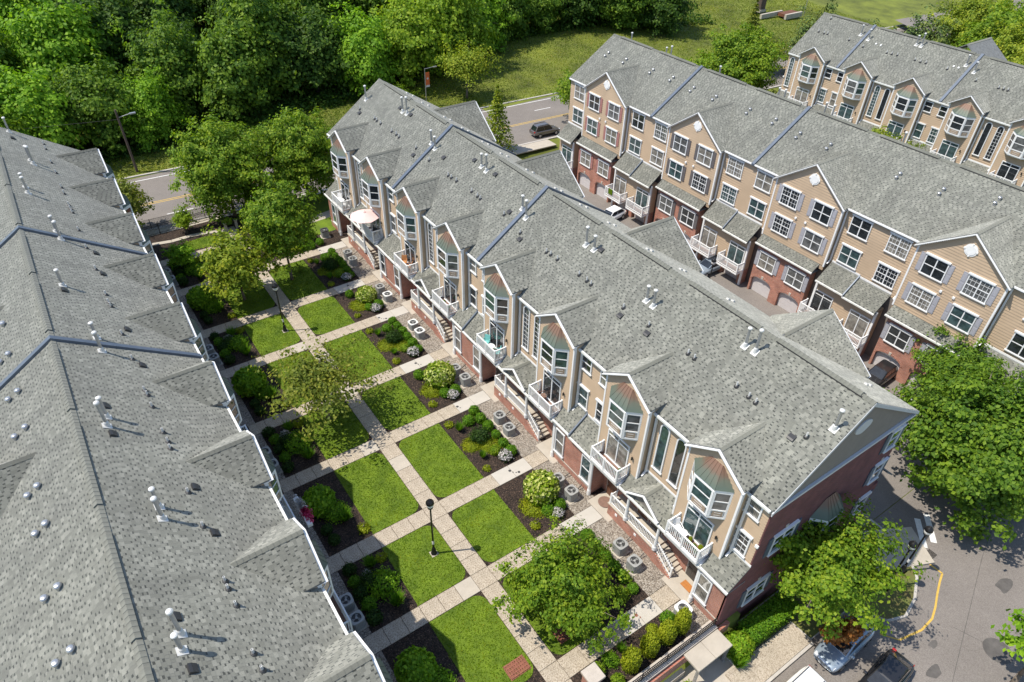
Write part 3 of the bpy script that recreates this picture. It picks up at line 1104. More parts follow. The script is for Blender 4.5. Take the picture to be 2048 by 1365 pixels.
def tab_mesh(name, planes):
    Vs, Fs, Ts, n0 = [], [], [], 0
    for O, A, U, T in planes:
        if len(T) == 0:
            continue
        Nn = np.cross(A, U)
        if Nn[2] < 0:
            Nn = -Nn
        def P(u, v, h):
            return O + u[:, None] * A + v[:, None] * U + h[:, None] * Nn
        u0, u1, v0, v1, h, tn = T.T
        Ts.append(np.repeat(tn, 6))
        g = 0.005
        z = np.zeros_like(h)
        q = np.stack([P(u0 + g, v0, h), P(u1 - g, v0, h), P(u1 - g, v1, z + 0.004), P(u0 + g, v1, z + 0.004), P(u0 + g, v0, z - 0.01), P(u1 - g, v0, z - 0.01)], 1)
        Vs.append(q.reshape(-1, 3))
        k = n0 + 6 * np.arange(len(T))[:, None]
        Fs.append(np.concatenate([k + [[0, 1, 2, 3]], k + [[4, 5, 1, 0]]], 0))
        n0 += 6 * len(T)
    me = fastmesh(name, np.concatenate(Vs), np.concatenate(Fs), "shingle")
    at = me.attributes.new("tone", 'FLOAT', 'POINT')
    at.data.foreach_set("value", np.concatenate(Ts).astype(np.float32))
    return me


_t = MB()
_t.prism([(-0.5, 0, -0.01), (-0.5, 0, 1.0), (-0.5, EX + 0.03, 0.2), (-0.5, EX + 0.03, -0.01)], (1, 0, 0))


def tone(me, v):
    at = me.attributes.new("tone", 'FLOAT', 'POINT')
    at.data.foreach_set("value", np.full(len(me.vertices), v, np.float32))
    return me


TABM = [tone(_t.mesh("shingle", "shingle"), v) for v in (0.03, 0.15, 0.5, 0.62, 0.78)]


def seen(P):
    d = np.asarray(P) - [0, 0, 40]
    f = d @ np.array(fw)
    x = 0.5 + (d @ np.array(rt)) / f * 1395.4 / 2048
    y = 0.5 + (d @ np.array(up)) / f * 1395.4 / 1365
    return (f > 1) & (x > -0.02) & (x < 1.02) & (y > -0.02) & (y < 1.02), np.linalg.norm(d, axis=-1)


def shingle_roof(roof, planes, singles):
    if singles:
        pool = []
        for i, (O, A, U, T) in enumerate(planes):
            c = O + ((T[:, 0] + T[:, 1]) / 2)[:, None] * A + (T[:, 2] + EX / 2)[:, None] * U
            ok, dist = seen(c)
            for j in np.nonzero(ok)[0]:
                pool.append((dist[j], i, j))
        pool.sort()
        drop = {}
        for _, i, j in pool[:singles]:
            drop.setdefault(i, []).append(j)
            O, A, U, T = planes[i]
            u0, u1, v0, v1, h, tn = T[j]
            Nn = np.cross(A, U)
            if Nn[2] < 0:
                Nn = -Nn
            c = O + (u0 + u1) / 2 * A + v0 * U
            o = inst("shingle", TABM[min(4, int(tn * 5.4)) if tn > 0.4 else int(tn > 0.14)], roof)
            a, u_, n_ = A * (u1 - u0 - 0.012), U * ((v1 - v0) / (EX + 0.03)), Nn * h
            o.matrix_local = Matrix(((a[0], u_[0], n_[0], c[0]), (a[1], u_[1], n_[1], c[1]), (a[2], u_[2], n_[2], c[2]), (0, 0, 0, 1)))
        planes = [(O, A, U, np.delete(T, drop.get(i, []), 0)) for i, (O, A, U, T) in enumerate(planes)]
    o = link("shingles", tab_mesh("shingles", planes), roof)
    o["kind"] = "stuff"
    return o


def slabq(b, p, th):
    """thin slab under quad p"""
    b.prism([(q[0], q[1], q[2] - th) for q in p], (0, 0, th))


PIPE_FLUE = MB().lathe((0, 0, 0), [(0.085, -0.5), (0.085, 1.3), (0.09, 1.3), (0.09, 1.4)], 12).mesh("flue_pipe", "galvanised")
PIPE_CAP = MB().lathe((0, 0, 0), [(0.09, 1.36), (0.13, 1.38), (0.14, 1.42), (0.13, 1.47), (0.08, 1.51), (0.02, 1.52)], 14).mesh("pipe_cap", "pvc")
PIPE_COLLAR = MB().lathe((0, 0, 0), [(0.14, -0.05), (0.12, 0.26), (0.10, 0.30), (0.087, 0.31)], 12).mesh("pipe_collar", "pvc")
PIPE_FLASH = MB().box(-0.24, 0.2, -0.2, 0.2, -0.01, 0.015).mesh("flashing", "pvc")
STUB = MB().lathe((0, 0, 0), [(0.055, -0.3), (0.055, 0.36), (0.04, 0.36), (0.04, 0.3)], 10).mesh("vent_pipe", "pvc")
BOOT = MB().lathe((0, 0, 0), [(0.17, -0.02), (0.15, 0.03), (0.07, 0.12), (0.06, 0.13)], 10).mesh("pipe_boot", "black_plastic")
_b = MB().prism([(-0.17, -0.2, 0), (0.2, -0.2, 0), (0.2, -0.2, 0.05), (-0.05, -0.2, 0.14), (-0.17, -0.2, 0.14)], (0, 0.4, 0))
BOXV = _b.mesh("box_vent", "black_plastic")
_g = MB().lathe((0, 0, 0), [(0.12, -0.1), (0.12, 0.16), (0.16, 0.17), (0.17, 0.22), (0.12, 0.28), (0.04, 0.30)], 14)
DOMEV = _g.mesh("dome_vent", "galvanised")
_g = MB().box(-0.12, 0.12, -0.1, 0.1, 0, 0.11)
WHITEV = _g.mesh("roof_exhaust", "pvc")
CAPM = {}


def cap_mesh(sl_a, sl_b):
    k = (round(sl_a, 2), round(sl_b, 2))
    if k not in CAPM:
        hw = 0.19
        b = MB()
        for (y0, h0, y1, h1) in ((-0.15, 0.035, 0.17, 0.012),):
            top = [(-hw, y0, h0 - hw * sl_a), (0, y0, h0 + 0.012), (hw, y0, h0 - hw * sl_b), (hw, y1, h1 - hw * sl_b), (0, y1, h1 + 0.012), (-hw, y1, h1 - hw * sl_a)]
            lo = [(p[0], p[1], p[2] - 0.06) for p in top]
            n = len(b.v)
            b.v += top + lo
            b.f += [(0, 1, 4, 5), (1, 2, 3, 4), (6, 7, 1, 0), (7, 8, 2, 1), (6, 0, 5, 11), (2, 8, 9, 3), (5, 4, 10, 11), (4, 3, 9, 10)]
        CAPM[k] = tone(b.mesh("ridge_shingle", "shingle"), 0.5)
    return CAPM[k]


class House:
    pass


def main_roof(H, xf, zf, xr, zr, xb, zb, y0, y1, front_s, units, singles=0, back=True, gab_planes=(), caps_single=True, deck_b=None):
    """xf: eave of the courtyard side, xb: other eave"""
    b = MB()
    for (xe, ze) in ((xf, zf), (xb, zb)):
        slabq(b, [(xe, y0, ze), (xe, y1, ze), (xr, y1, zr), (xr, y0, zr)], 0.16)
    roof = b.build("roof", "shingle_deck", H.root)
    H.roof = roof
    pl = []
    pl.append(tabs((xf, y0, zf), (0, 1, 0), (xr - xf, 0, zr - zf), y1 - y0, math.hypot(xr - xf, zr - zf) - 0.05))
    if back:
        pl.append(tabs((xb, y0, zb), (0, 1, 0), (xr - xb, 0, zr - zb), y1 - y0, math.hypot(xr - xb, zr - zb) - 0.05))
    pl += list(gab_planes)
    shingle_roof(roof, pl, singles)
    # ridge caps and vents
    sf = abs((zr - zf) / (xr - xf))
    sb = abs((zr - zb) / (xr - xb))
    sl = (sf, sb) if xf < xr else (sb, sf)
    cm = cap_mesh(*sl)
    y = y0 + 0.15
    vents = []
    for u in units:
        vents += [(u + 0.9, u + 6.5), (u + 7.9, u + 13.4)]
    joined = []
    while y < y1:
        lift = 0.075 if any(a < y < c for a, c in vents) else 0.0
        if caps_single:
            inst("ridge_shingle", cm, roof, (xr, y, zr + 0.02 + lift))
        else:
            joined.append((xr, y, zr + 0.02 + lift))
        y += 0.27
    if joined:
        vv = np.array([v.co[:] for v in cm.vertices])
        ff = np.array([p.vertices[:] for p in cm.polygons])
        V_ = np.concatenate([vv + np.array(p) for p in joined])
        F_ = np.concatenate([ff + i * len(vv) for i in range(len(joined))])
        o = link("ridge_shingles", tone(fastmesh("ridge_shingles", V_, F_, "shingle"), 0.5), roof)
        o["kind"] = "stuff"
    for a, c in vents:
        a, c = max(a, y0 + 0.2), min(c, y1 - 0.2)
        if c - a < 1:
            continue
        b = MB()
        for q, s_ in ((-1, sl[0]), (1, sl[1])):
            b.beam((xr + q * 0.17, a, zr + 0.03 - 0.17 * s_), (xr + q * 0.17, c, zr + 0.03 - 0.17 * s_), 0.05, 0.10)
        b.build("ridge_vent", "black_plastic", H.root)
    H.rz = lambda x: zf + (zr - zf) * (x - xf) / (xr - xf) if (x - xr) * (xf - xr) >= 0 else zb + (zr - zb) * (x - xb) / (xr - xb)
    H.dir = -1 if xf < xr else 1


def parapet(H, y, xf, zf, xr, zr, xb, zb):
    b = MB()
    for (xe, ze) in ((xf, zf), (xb, zb)):
        d = 1 if xe > xr else -1
        b.prism([(xe + d * 0.1, y - 0.16, ze - 0.1), (xr, y - 0.16, zr - 0.02), (xr, y - 0.16, zr + 0.2), (xe + d * 0.1, y - 0.16, ze + 0.12)], (0, 0.32, 0))
    b.build("parapet_cap", "bluegray_metal", H.root)


def roof_things(H, flues=(), stubs=(), boxes=(), domes=(), white=()):
    for (x, y) in flues:
        f = inst("flue_pipe", PIPE_FLUE, H.root, (x, y, H.rz(x)), scale=(1, 1, rnd.uniform(0.8, 1.15)))
        inst("pipe_cap", PIPE_CAP, f)
        inst("pipe_collar", PIPE_COLLAR, f)
        fl = inst("flashing", PIPE_FLASH, f)
        k = (H.rz(x + 0.1) - H.rz(x - 0.1)) / 0.2
        fl.rotation_euler = (0, -math.atan(k), 0)
        fl.location = (0, 0, 0.03)
    for (x, y) in stubs:
        f = inst("vent_pipe", STUB, H.root, (x, y, H.rz(x)))
        k = (H.rz(x + 0.1) - H.rz(x - 0.1)) / 0.2
        bo = inst("pipe_boot", BOOT, f)
        bo.rotation_euler = (0, -math.atan(k), 0)
    for (x, y) in boxes:
        k = (H.rz(x + 0.1) - H.rz(x - 0.1)) / 0.2
        f = inst("box_vent", BOXV, H.root, (x, y, H.rz(x) + 0.01))
        f.rotation_euler = (0, -math.atan(k), 0)
    for (x, y) in domes:
        inst("dome_vent", DOMEV, H.root, (x, y, H.rz(x)))
    for (x, y) in white:
        k = (H.rz(x + 0.1) - H.rz(x - 0.1)) / 0.2
        f = inst("roof_exhaust", WHITEV, H.root, (x, y, H.rz(x)))
        f.rotation_euler = (0, -math.atan(k), 0)


def siding(b, xfn, y0, y1, z0, z1, gable=None, step=0.22):
    """lapped boards on plane d=0..: xfn(d) gives x; gable=(yc, half, zbase, slope) trims the ends above zbase"""
    z = z0
    while z < z1 - 0.01:
        zt = min(z + step, z1)
        a0, c0, a1, c1 = y0, y1, y0, y1
        if gable:
            yc, hw, zb, sl = gable
            def lim(zz):
                return max(0.0, min(hw, hw - max(0, zz - zb) / sl))
            a0, c0, a1, c1 = yc - lim(z), yc + lim(z), yc - lim(zt), yc + lim(zt)
        X0, X1 = xfn(0.036), xfn(0.002)
        b.poly([(X0, a0, z), (X0, c0, z), (X1, c1, zt), (X1, a1, zt)])
        b.poly([(xfn(0.0), a0, z), (xfn(0.0), c0, z), (X0, c0, z), (X0, a0, z)])
        z = zt


def gable_roof(H, xfn, d_front, gy, hw, zpk, slope, xin, planes):
    """small cross gable: ridge along x from xfn(d_front) back to xin"""
    x0 = xfn(d_front)
    zc = zpk - hw * slope
    b = MB()
    for q in (-1, 1):
        slabq(b, [(x0, gy, zpk), (xin, gy, zpk), (xin, gy + q * hw, zc), (x0, gy + q * hw, zc)], 0.1)
    b.build("gable_roof", "shingle_deck", H.root)
    sgn = 1 if xin > x0 else -1
    for q in (-1, 1):
        planes.append(tabs((x0, gy + q * hw, zc), (sgn, 0, 0), (0, -q, slope), abs(xin - x0), math.hypot(hw, hw * slope)))
    # ridge caps on the gable
    c = MB()
    n = int(abs(xin - x0) / 0.28)
    for i in range(n):
        xa = x0 + sgn * i * 0.28
        for q in (-1, 1):
            c.poly([(xa, gy, zpk + 0.06), (xa + sgn * 0.3, gy, zpk + 0.035), (xa + sgn * 0.3, gy + q * 0.17, zpk + 0.03 - 0.17 * slope), (xa, gy + q * 0.17, zpk + 0.055 - 0.17 * slope)])
        c.poly([(xa, gy - 0.17, zpk + 0.055 - 0.17 * slope), (xa, gy, zpk + 0.06), (xa, gy + 0.17, zpk + 0.055 - 0.17 * slope), (xa, gy, zpk + 0.02)])
    o = c.build("gable_ridge_cap", "shingle", H.root)
    tone(o.data, 0.5)
    # rake boards and soffit
    r = MB()
    for q in (-1, 1):
        r.beam((xfn(d_front + 0.03), gy, zpk - 0.12), (xfn(d_front + 0.03), gy + q * (hw + 0.02), zc - 0.12), 0.06, 0.22, (1, 0, 0))
    r.build("rake_board", "white", H.root)
    so_ = MB()
    for q in (-1, 1):
        p = [(xfn(d_front), gy, zpk - 0.12), (xfn(d_front - 0.4), gy, zpk - 0.12), (xfn(d_front - 0.4), gy + q * hw, zc - 0.12), (xfn(d_front), gy + q * hw, zc - 0.12)]
        slabq(so_, p, 0.03)
        for i in range(int(hw / 0.12)):
            y = gy + q * (0.1 + i * 0.12)
            z = zpk - 0.15 - (0.1 + i * 0.12) * slope
            so_.box(xfn(d_front - 0.03), xfn(d_front - 0.12), y - 0.03, y + 0.03, z - 0.1, z - 0.005)
    so_.build("dentil_soffit", "white", H.root)


PORCH_BAL = MB().box(-0.02, 0.02, -0.02, 0.02, 0.0, 0.78).mesh("baluster", "white")


def pent(H, D, y0, y1, d1, z1, d0, z0, planes):
    """lean-to roof from eave (d1,z1) up to wall (d0,z0)"""
    b = MB()
    slabq(b, [(D(d1), y0, z1), (D(d1), y1, z1), (D(d0), y1, z0), (D(d0), y0, z0)], 0.14)
    b.box(D(d1 - 0.05), D(d0), y0, y1, z1 - 0.22, z1 - 0.14)
    b.build("pent_roof", "shingle_deck", H.root)
    planes.append(tabs((D(d1), y0, z1), (0, 1, 0), (D(d0) - D(d1), 0, z0 - z1), y1 - y0, math.hypot(d1 - d0, z0 - z1)))
    gb = MB().box(D(d1 + 0.0), D(d1 + 0.13), y0 - 0.02, y1 + 0.02, z1 - 0.16, z1 - 0.03)
    gb.box(D(d1 - 0.02), D(d1 + 0.0), y0, y1, z1 - 0.26, z1 - 0.16)
    gb.build("gutter", "gutter", H.root)
    MB().box(D(d0 + 0.04), D(d0), y0, y1, z0 - 0.02, z0 + 0.16).build("skirt_board", "white", H.root)


def front_face(H, xw, s, y0, y1, g0, ks, planes, xin, ground=True, zbase=-0.1, fancy=True):
    D = lambda d: xw + s * d
    rot = 0.0 if s < 0 else math.pi
    root = H.root
    gs = [g0 + 7.17 * k for k in ks]
    # upper wall and siding
    b = MB()
    siding(b, D, y0, y1, 4.9, 10.35)
    b.build("siding", "siding", root)["kind"] = "stuff"
    fr = MB().box(D(0.03), D(0.0), y0, y1, 10.18, 10.36)
    fr.build("frieze_board", "white", root)
    # sections
    sec = []
    lo = y0
    for i, k in enumerate(ks):
        sec.append(('A' if k % 2 else 'W', lo, gs[i] - 1.95))
        lo = gs[i] + 1.95
    sec.append(('W' if ks[-1] % 2 else 'A', lo, y1))
    for (kind, a, c) in sec:
        if c - a < 0.5:
            continue
        gt = MB().box(D(0.2), D(0.34), a - 0.05, c + 0.05, 10.36, 10.5)
        gt.box(D(0.0), D(0.2), a, c, 10.3, 10.36)
        gt.build("gutter", "gutter", root)
        pa, pc = a + (-0.55 if a > y0 else -0.1), c + (0.55 if c < y1 else 0.1)
        full = c - a > 2.6
        mid = (a + c) / 2
        if not full:
            mid = y0 if a == y0 else y1
        unit_line = kind == 'W' and full and fancy and rnd.random() < 0.7
        if unit_line:
            ym = mid + 0.35
            pent(H, D, pa, ym, 1.5, 3.98, 0, 5.25, planes)
            pent(H, D, ym, pc, 1.5, 4.12, 0, 5.39, planes)
            q = MB().prism([(D(1.62), ym - 0.05, 3.9), (D(0), ym - 0.05, 5.2), (D(0), ym - 0.05, 5.46), (D(1.62), ym - 0.05, 4.14)], (0, 0.1, 0))
            q.build("step_flashing", "bluegray_metal", root)
        else:
            pent(H, D, pa, pc, 1.5, 3.98, 0, 5.25, planes)
        if kind == 'W':
            for q in (-1, 1):
                y = mid + q * 1.0
                if not (a + 0.5 < y < c - 0.4):
                    continue
                window(root, "dhs", D(0.02), y, 8.95, rot)
                window(root, rnd.choice(["dh", "dhg"]), D(0.02), y, 5.65, rot)
        else:
            offs = (0.7, -0.66)
            for q in offs:
                y = mid + q
                if not full:
                    y = a + 0.75 if a == y0 else c - 0.75
                    if q < 0:
                        continue
                window(root, rnd.choice(["arch", "arch", "archp"]), D(0.02), y, 6.12, rot, rnd.choice(["glass_dark", "glass_teal"]))
            if full and ground:
                gable_roof(H, D, 1.56, mid + 0.05, 1.45, 5.3, 0.72, D(-0.05), planes)
                pf = MB()
                pf.poly([(D(1.4), mid + 0.05 - 1.3, 4.15), (D(1.4), mid + 0.05 + 1.3, 4.15), (D(1.4), mid + 0.05, 5.08)])
                pf.build("pediment", "siding_gray", root)
        inst("dryer_vent", VENTCAP, root, (D(0.02), mid - 1.45 if full else mid, 7.1), rot)
    for i, gy in enumerate(gs):
        # projecting gable
        gwall = MB()
        gwall.box(D(-0.1), D(0.64), gy - 1.94, gy + 1.94, 4.0, 10.9)
        gwall.prism([(D(0.0), gy - 1.9, 10.9), (D(0.0), gy + 1.9, 10.9), (D(0.0), gy, 12.25)], (s * 0.64, 0, 0))
        gwall.build("gable_wall", "siding", root)
        b = MB()
        siding(b, lambda d: D(0.65 + d), gy - 1.95, gy + 1.95, 4.25, 12.2, gable=(gy, 1.95, 10.9, 0.70))
        b.build("gable_siding", "siding", root)["kind"] = "stuff"
        for q in (-1, 1):
            MB().box(D(0.5), D(0.70), gy + q * 1.86, gy + q * 1.985, 4.0, 10.95).build("corner_board", "white", root)
        gable_roof(H, D, 0.86, gy, 2.1, 12.5, 0.70, xin, planes)
        # bay
        o = inst("bay_window", BAY, root, (D(0.66), gy, 0), rot)
        for pm in PANES:
            inst("pane", pm, o, m=rnd.choice(["glass_dark", "glass_dark", "glass_blind", "glass_teal"]))
        for pm in PANELS:
            inst("panel", pm, o)
        inst("copper_roof", COPPER, o, (0, 0, BZ1 + 0.03))
        window(root, "slider", D(0.66), gy + 0.05, 4.34, rot, rnd.choice(["glass_dark", "glass_teal", "glass_curtain"]))
        balcony(root, "balcony", D(0.66), gy + 0.08, rot, rnd.choice([None, "deck_brown", "ac_light"]), bals=True)
        sb = MB().box(D(0.6), D(1.55), gy - 1.42, gy + 1.5, 3.72, 4.1)
        sb.build("balcony_beam", "white", root)
        gb = MB().box(D(1.55), D(1.66), gy - 1.42, gy + 1.5, 3.8, 3.95)
        gb.build("gutter", "gutter", root)
        inst("wall_lamp", LIGHT, root, (D(0.68), gy - 1.35, 6.0), rot)
        for q in (-1, 1):
            ds = MB()
            ds.box(D(0.06), D(0.2), gy + q * 2.12 - 0.06, gy + q * 2.12 + 0.06, 5.15, 10.3)
            ds.beam((D(0.13), gy + q * 2.12, 5.2), (D(0.45), gy + q * 2.12, 4.98), 0.12, 0.1)
            ds.build("downspout", "white", root)
    if not ground:
        return
    # ---- ground floor
    back = MB().box(D(0.1), D(-0.3), y0, y1, zbase, 4.9)
    back.build("recess_wall", "brick", root)
    for (kind, a, c) in sec:
        full = c - a > 2.6
        mid = (a + c) / 2
        if not full:
            mid = y0 if a == y0 else y1
        if kind == 'W':
            ya, yc = max(y0, mid - 2.15), min(y1, mid + 2.15)
            MB().box(D(0.1), D(1.3), ya, yc, zbase, 3.9).build("brick_wall", "brick", root)
            MB().box(D(1.3), D(1.33), ya, yc, 0.55, 0.66).build("water_table", "limestone", root)
            for q in (-1, 1):
                y = mid + q * 1.5
                if ya + 0.4 < y < yc - 0.4:
                    window(root, "tall", D(1.31), y, 1.0, rot)
            for q, yy in ((-1, ya), (1, yc)):
                if (q < 0 and yy > y0) or (q > 0 and yy < y1):
                    ds = MB().box(D(1.3), D(1.42), yy - 0.08 if q > 0 else yy, yy if q > 0 else yy + 0.08, 0.1, 3.85)
                    ds.build("downspout", "white", root)
        elif full:
            yp = mid
            pd = 1.32
            Z = 1.2
            MB().box(D(0.1), D(pd), yp - 1.4, yp + 3.05, zbase, Z - 0.08).build("porch_base", "brick", root)
            MB().box(D(0.1), D(pd + 0.06), yp - 1.4, yp + 3.1, Z - 0.08, Z).build("porch_slab", "concrete", root)
            for i in range(6):
                z = Z * (6 - i) / 7
                MB().box(D(0.15), D(pd - 0.02), yp - 1.4 - 0.28 * (i + 1), yp - 1.4 - 0.28 * i - 0.001, zbase, z).build("step", "concrete", root)
            cw = MB()
            cw.prism([(D(pd - 0.02), yp - 1.4, zbase), (D(pd - 0.02), yp - 1.4, Z - 0.09), (D(pd - 0.02), yp - 1.4 - 1.75, 0.05), (D(pd - 0.02), yp - 1.4 - 1.75, zbase)], (s * 0.1, 0, 0))
            cw.build("stair_cheek", "brick", root)
            # railing
            r = MB()
            xr = D(pd - 0.08)
            r.box(D(pd - 0.04), D(pd - 0.12), yp - 1.3, yp + 3.0, Z + 0.86, Z + 0.93)
            r.box(D(pd - 0.05), D(pd - 0.11), yp - 1.3, yp + 3.0, Z + 0.08, Z + 0.13)
            r.box(D(0.6), D(pd - 0.12), yp + 2.94, yp + 3.0, Z + 0.86, Z + 0.93)
            r.box(D(0.6), D(pd - 0.12), yp + 2.94, yp + 3.0, Z + 0.08, Z + 0.13)
            r.beam((xr, yp - 1.35, Z + 0.9), (xr, yp - 3.05, 0.95), 0.08, 0.07)
            r.beam((xr, yp - 1.35, Z + 0.12), (xr, yp - 3.05, 0.17), 0.06, 0.05)
            r.box(D(pd - 0.02), D(pd - 0.14), yp - 3.12, yp - 3.0, 0, 1.08)
            r.box(D(pd - 0.02), D(pd - 0.14), yp + 2.9, yp + 3.02, Z, Z + 1.0)
            ro = r.build("porch_railing", "white", root)
            n = 33
            for i in range(1, n):
                inst("baluster", PORCH_BAL, ro, (xr, yp - 1.3 + 4.3 * i / n, Z + 0.1))
            for i in range(1, 13):
                inst("baluster", PORCH_BAL, ro, (xr, yp - 1.35 - 1.7 * i / 13, Z + 0.12 - 0.75 * i / 13))
            for i in range(1, 5):
                inst("baluster", PORCH_BAL, ro, (D(0.6 + (pd - 0.7) * i / 5), yp + 2.97, Z + 0.1))
            for (yy, zz) in ((yp - 1.45, Z), (yp + 1.35, Z), (yp - 4.95, 0.03), (yp + 5.05, 0.03)):
                inst("column", COLUMN, root, (D(pd + 0.02), yy, zz), scale=(1, 1, 3.75 - zz))
            MB().box(D(1.2), D(1.48), yp - 4.9, yp + 5.0, 3.72, 3.84).build("porch_beam", "white", root)
            for (yy, zz, mm) in ((yp - 3.9, 0.05, "door_dark"), (yp + 4.0, 0.05, rnd.choice(["door_dark", "door_red", "door_brown"])), (yp + 0.9, Z, "door_brown"), (yp - 0.4, Z, "door_dark")):
                df = MB().box(D(0.1), D(0.16), yy - 0.56, yy + 0.56, zz, zz + 2.3).build("door_frame", "limestone", root)
                do = MB().box(D(0.16), D(0.2), yy - 0.46, yy + 0.46, zz, zz + 2.2)
                for (pa_, pb_) in ((0.15, 0.95), (1.1, 2.05)):
                    for q in (-0.22, 0.22):
                        do.box(D(0.2), D(0.215), yy + q - 0.15, yy + q + 0.15, zz + pa_, zz + pb_)
                do = do.build("door", mm, root)
                MB().box(D(0.2), D(0.26), yy + 0.36, yy + 0.4, zz + 0.95, zz + 1.1).build("handle", "galvanised", do)
            for q in range(2):
                MB().box(D(pd + 0.0), D(pd + 0.03), yp + 0.2 + q * 1.9, yp + 0.4 + q * 1.9, 0.62, 0.82).build("meter_cover", "white", root)


def arch_fill(y0, y1, zs, rise, D, d, th, n=10):
    """slab between the arch soffit and a flat top"""
    pass


def rear_face(H, xw, s, y0, y1, g0, ks, planes, xin, detail=True, shut=None):
    D = lambda d: xw + s * d
    rot = 0.0 if s < 0 else math.pi
    root = H.root
    gs = [g0 + 14.45 * k for k in ks]
    b = MB()
    siding(b, D, y0, y1, 4.8, 10.6, step=0.25)
    b.build("siding", "siding", root)["kind"] = "stuff"
    lo = y0
    sec = []
    for gy in gs:
        sec.append((lo, gy - 3.65))
        lo = gy + 3.65
    sec.append((lo, y1))
    for i, gy in enumerate(gs):
        gw = MB().box(D(-0.1), D(0.59), gy - 3.64, gy + 3.64, 4.2, 10.75)
        gw.prism([(D(0), gy - 3.6, 10.75), (D(0), gy + 3.6, 10.75), (D(0), gy, 13.45)], (s * 0.59, 0, 0))
        gw.build("gable_wall", "siding", root)
        if detail:
            b = MB()
            siding(b, lambda d: D(0.6 + d), gy - 3.65, gy + 3.65, 4.7, 13.3, gable=(gy, 3.65, 10.7, 0.755), step=0.25)
            b.build("gable_siding", "siding", root)["kind"] = "stuff"
            for q in (-1, 1):
                MB().box(D(0.45), D(0.65), gy + q * 3.55, gy + q * 3.69, 4.6, 10.75).build("corner_board", "white", root)
        gable_roof(H, D, 0.82, gy, 3.85, 13.65, 0.755, xin, planes)
        if not detail:
            continue
        inst("gable_medallion", MEDAL, root, (D(0.62), gy - 0.1, 12.1), rot)
        sm = shut[i] if shut else None
        for q in (-1, 1):
            for z in (8.6, 5.6):
                window(root, rnd.choice(["twin", "twing", "twin"]), D(0.62), gy + q * 1.78, z, rot, shutters=sm)
            inst("dryer_vent", VENTCAP, root, (D(0.62), gy + q * 0.55, 7.75), rot)
            ds = MB().box(D(0.06), D(0.18), gy + q * 3.8 - 0.06, gy + q * 3.8 + 0.06, 5.2, 10.5)
            ds.beam((D(0.13), gy + q * 3.8, 5.25), (D(0.5), gy + q * 3.8, 5.0), 0.12, 0.1)
            ds.build("downspout", "white", root)
        # brick storey with garages
        ya, yc = gy - 3.15 + 0.15, gy + 3.15 + 0.15
        yc0 = gy + 0.15
        MB().box(D(0.3), D(0.75), ya, yc, Z_LOT, 3.95).build("garage_recess_wall", "brick", root)
        pier = MB()
        HWG, ZS, RISE = 1.22, -0.25, 0.5
        cuts_ = [ya, yc0 - 1.72 - HWG, yc0 - 1.72 + HWG, yc0 + 1.72 - HWG, yc0 + 1.72 + HWG, yc]
        for a, c in ((cuts_[0], cuts_[1]), (cuts_[2], cuts_[3]), (cuts_[4], cuts_[5])):
            pier.box(D(0.75), D(1.1), a, c, Z_LOT, 3.95)
        for c0 in (yc0 - 1.72, yc0 + 1.72):
            n = 10
            pts = [(D(0.75), c0 - HWG, 3.95)] + [(D(0.75), c0 - HWG * math.cos(math.pi * i_ / n), ZS + RISE * math.sin(math.pi * i_ / n)) for i_ in range(n + 1)] + [(D(0.75), c0 + HWG, 3.95)]
            pier.prism(pts, (s * 0.35, 0, 0))
        pier.build("brick_wall", "brick", root)
        for q in (-1, 1):
            c0 = yc0 + q * 1.72
            gd = MB()
            for i_ in range(4):
                gd.box(D(0.75), D(0.80), c0 - 1.2, c0 + 1.2, Z_LOT + 0.02 + i_ * 0.5, Z_LOT + 0.5 + i_ * 0.5)
            gd = gd.build("garage_door", "garage_door", root)
            hd = MB()
            n = 10
            hd.prism([(D(0.80), c0 - 1.2, 0.27)] + [(D(0.80), c0 - 1.2 * math.cos(math.pi * i_ / n), -0.06 + 0.0 * i_) for i_ in (0, n)] + [(D(0.80), c0 + 1.2, 0.27)], (s * 0.12, 0, 0))
            hd.build("door_header", "white", root)
            ar = MB()
            for i_ in range(12):
                a0, a1 = math.pi * i_ / 12, math.pi * (i_ + 0.92) / 12
                P = lambda r, a: (D(1.1), c0 - (HWG + r) * math.cos(a), ZS + (RISE + r) * math.sin(a))
                ar.prism([P(0.0, a0), P(0.0, a1), P(0.2, a1), P(0.2, a0)], (s * 0.025, 0, 0))
            ar.build("brick_arch", "brick", root)
            MB().prism([(D(1.1), c0 - 0.09, ZS + RISE - 0.02), (D(1.1), c0 + 0.09, ZS + RISE - 0.02), (D(1.1), c0 + 0.13, ZS + RISE + 0.3), (D(1.1), c0 - 0.13, ZS + RISE + 0.3)], (s * 0.06, 0, 0)).build("keystone", "limestone", root)
            o = window(root, "twin", D(1.11), c0, 1.42, rot, shutters=sm)
        pent(H, D, ya - 0.2, yc + 0.2, 1.45, 4.02, 0, 5.1, planes)
    if not detail:
        return
    for (a, c) in sec:
        full = c - a > 5
        if c - a < 1:
            continue
        gt = MB().box(D(0.2), D(0.34), a - 0.02, c + 0.02, 10.62, 10.75)
        gt.box(D(0.0), D(0.2), a, c, 10.56, 10.62)
        for i_ in range(int((c - a) / 0.14)):
            gt.box(D(0.03), D(0.1), a + i_ * 0.14, a + i_ * 0.14 + 0.07, 10.45, 10.56)
        gt.build("gutter", "white", root)
        mid = (a + c) / 2 if full else (y0 - 0.0 if a == y0 else y1)
        for q in (-1, 1):
            y = mid + q * 1.85
            if a + 0.8 < y < c - 0.8 or (not full and a + 0.7 < y < c - 0.7):
                for z in (8.6, 5.6):
                    window(root, rnd.choice(["twin", "twing", "twin"]), D(0.02), y, z, rot)
        ya, yc = (a if a == y0 else a + 0.5 + 0.15), (c if c == y1 else c - 0.5 + 0.15)
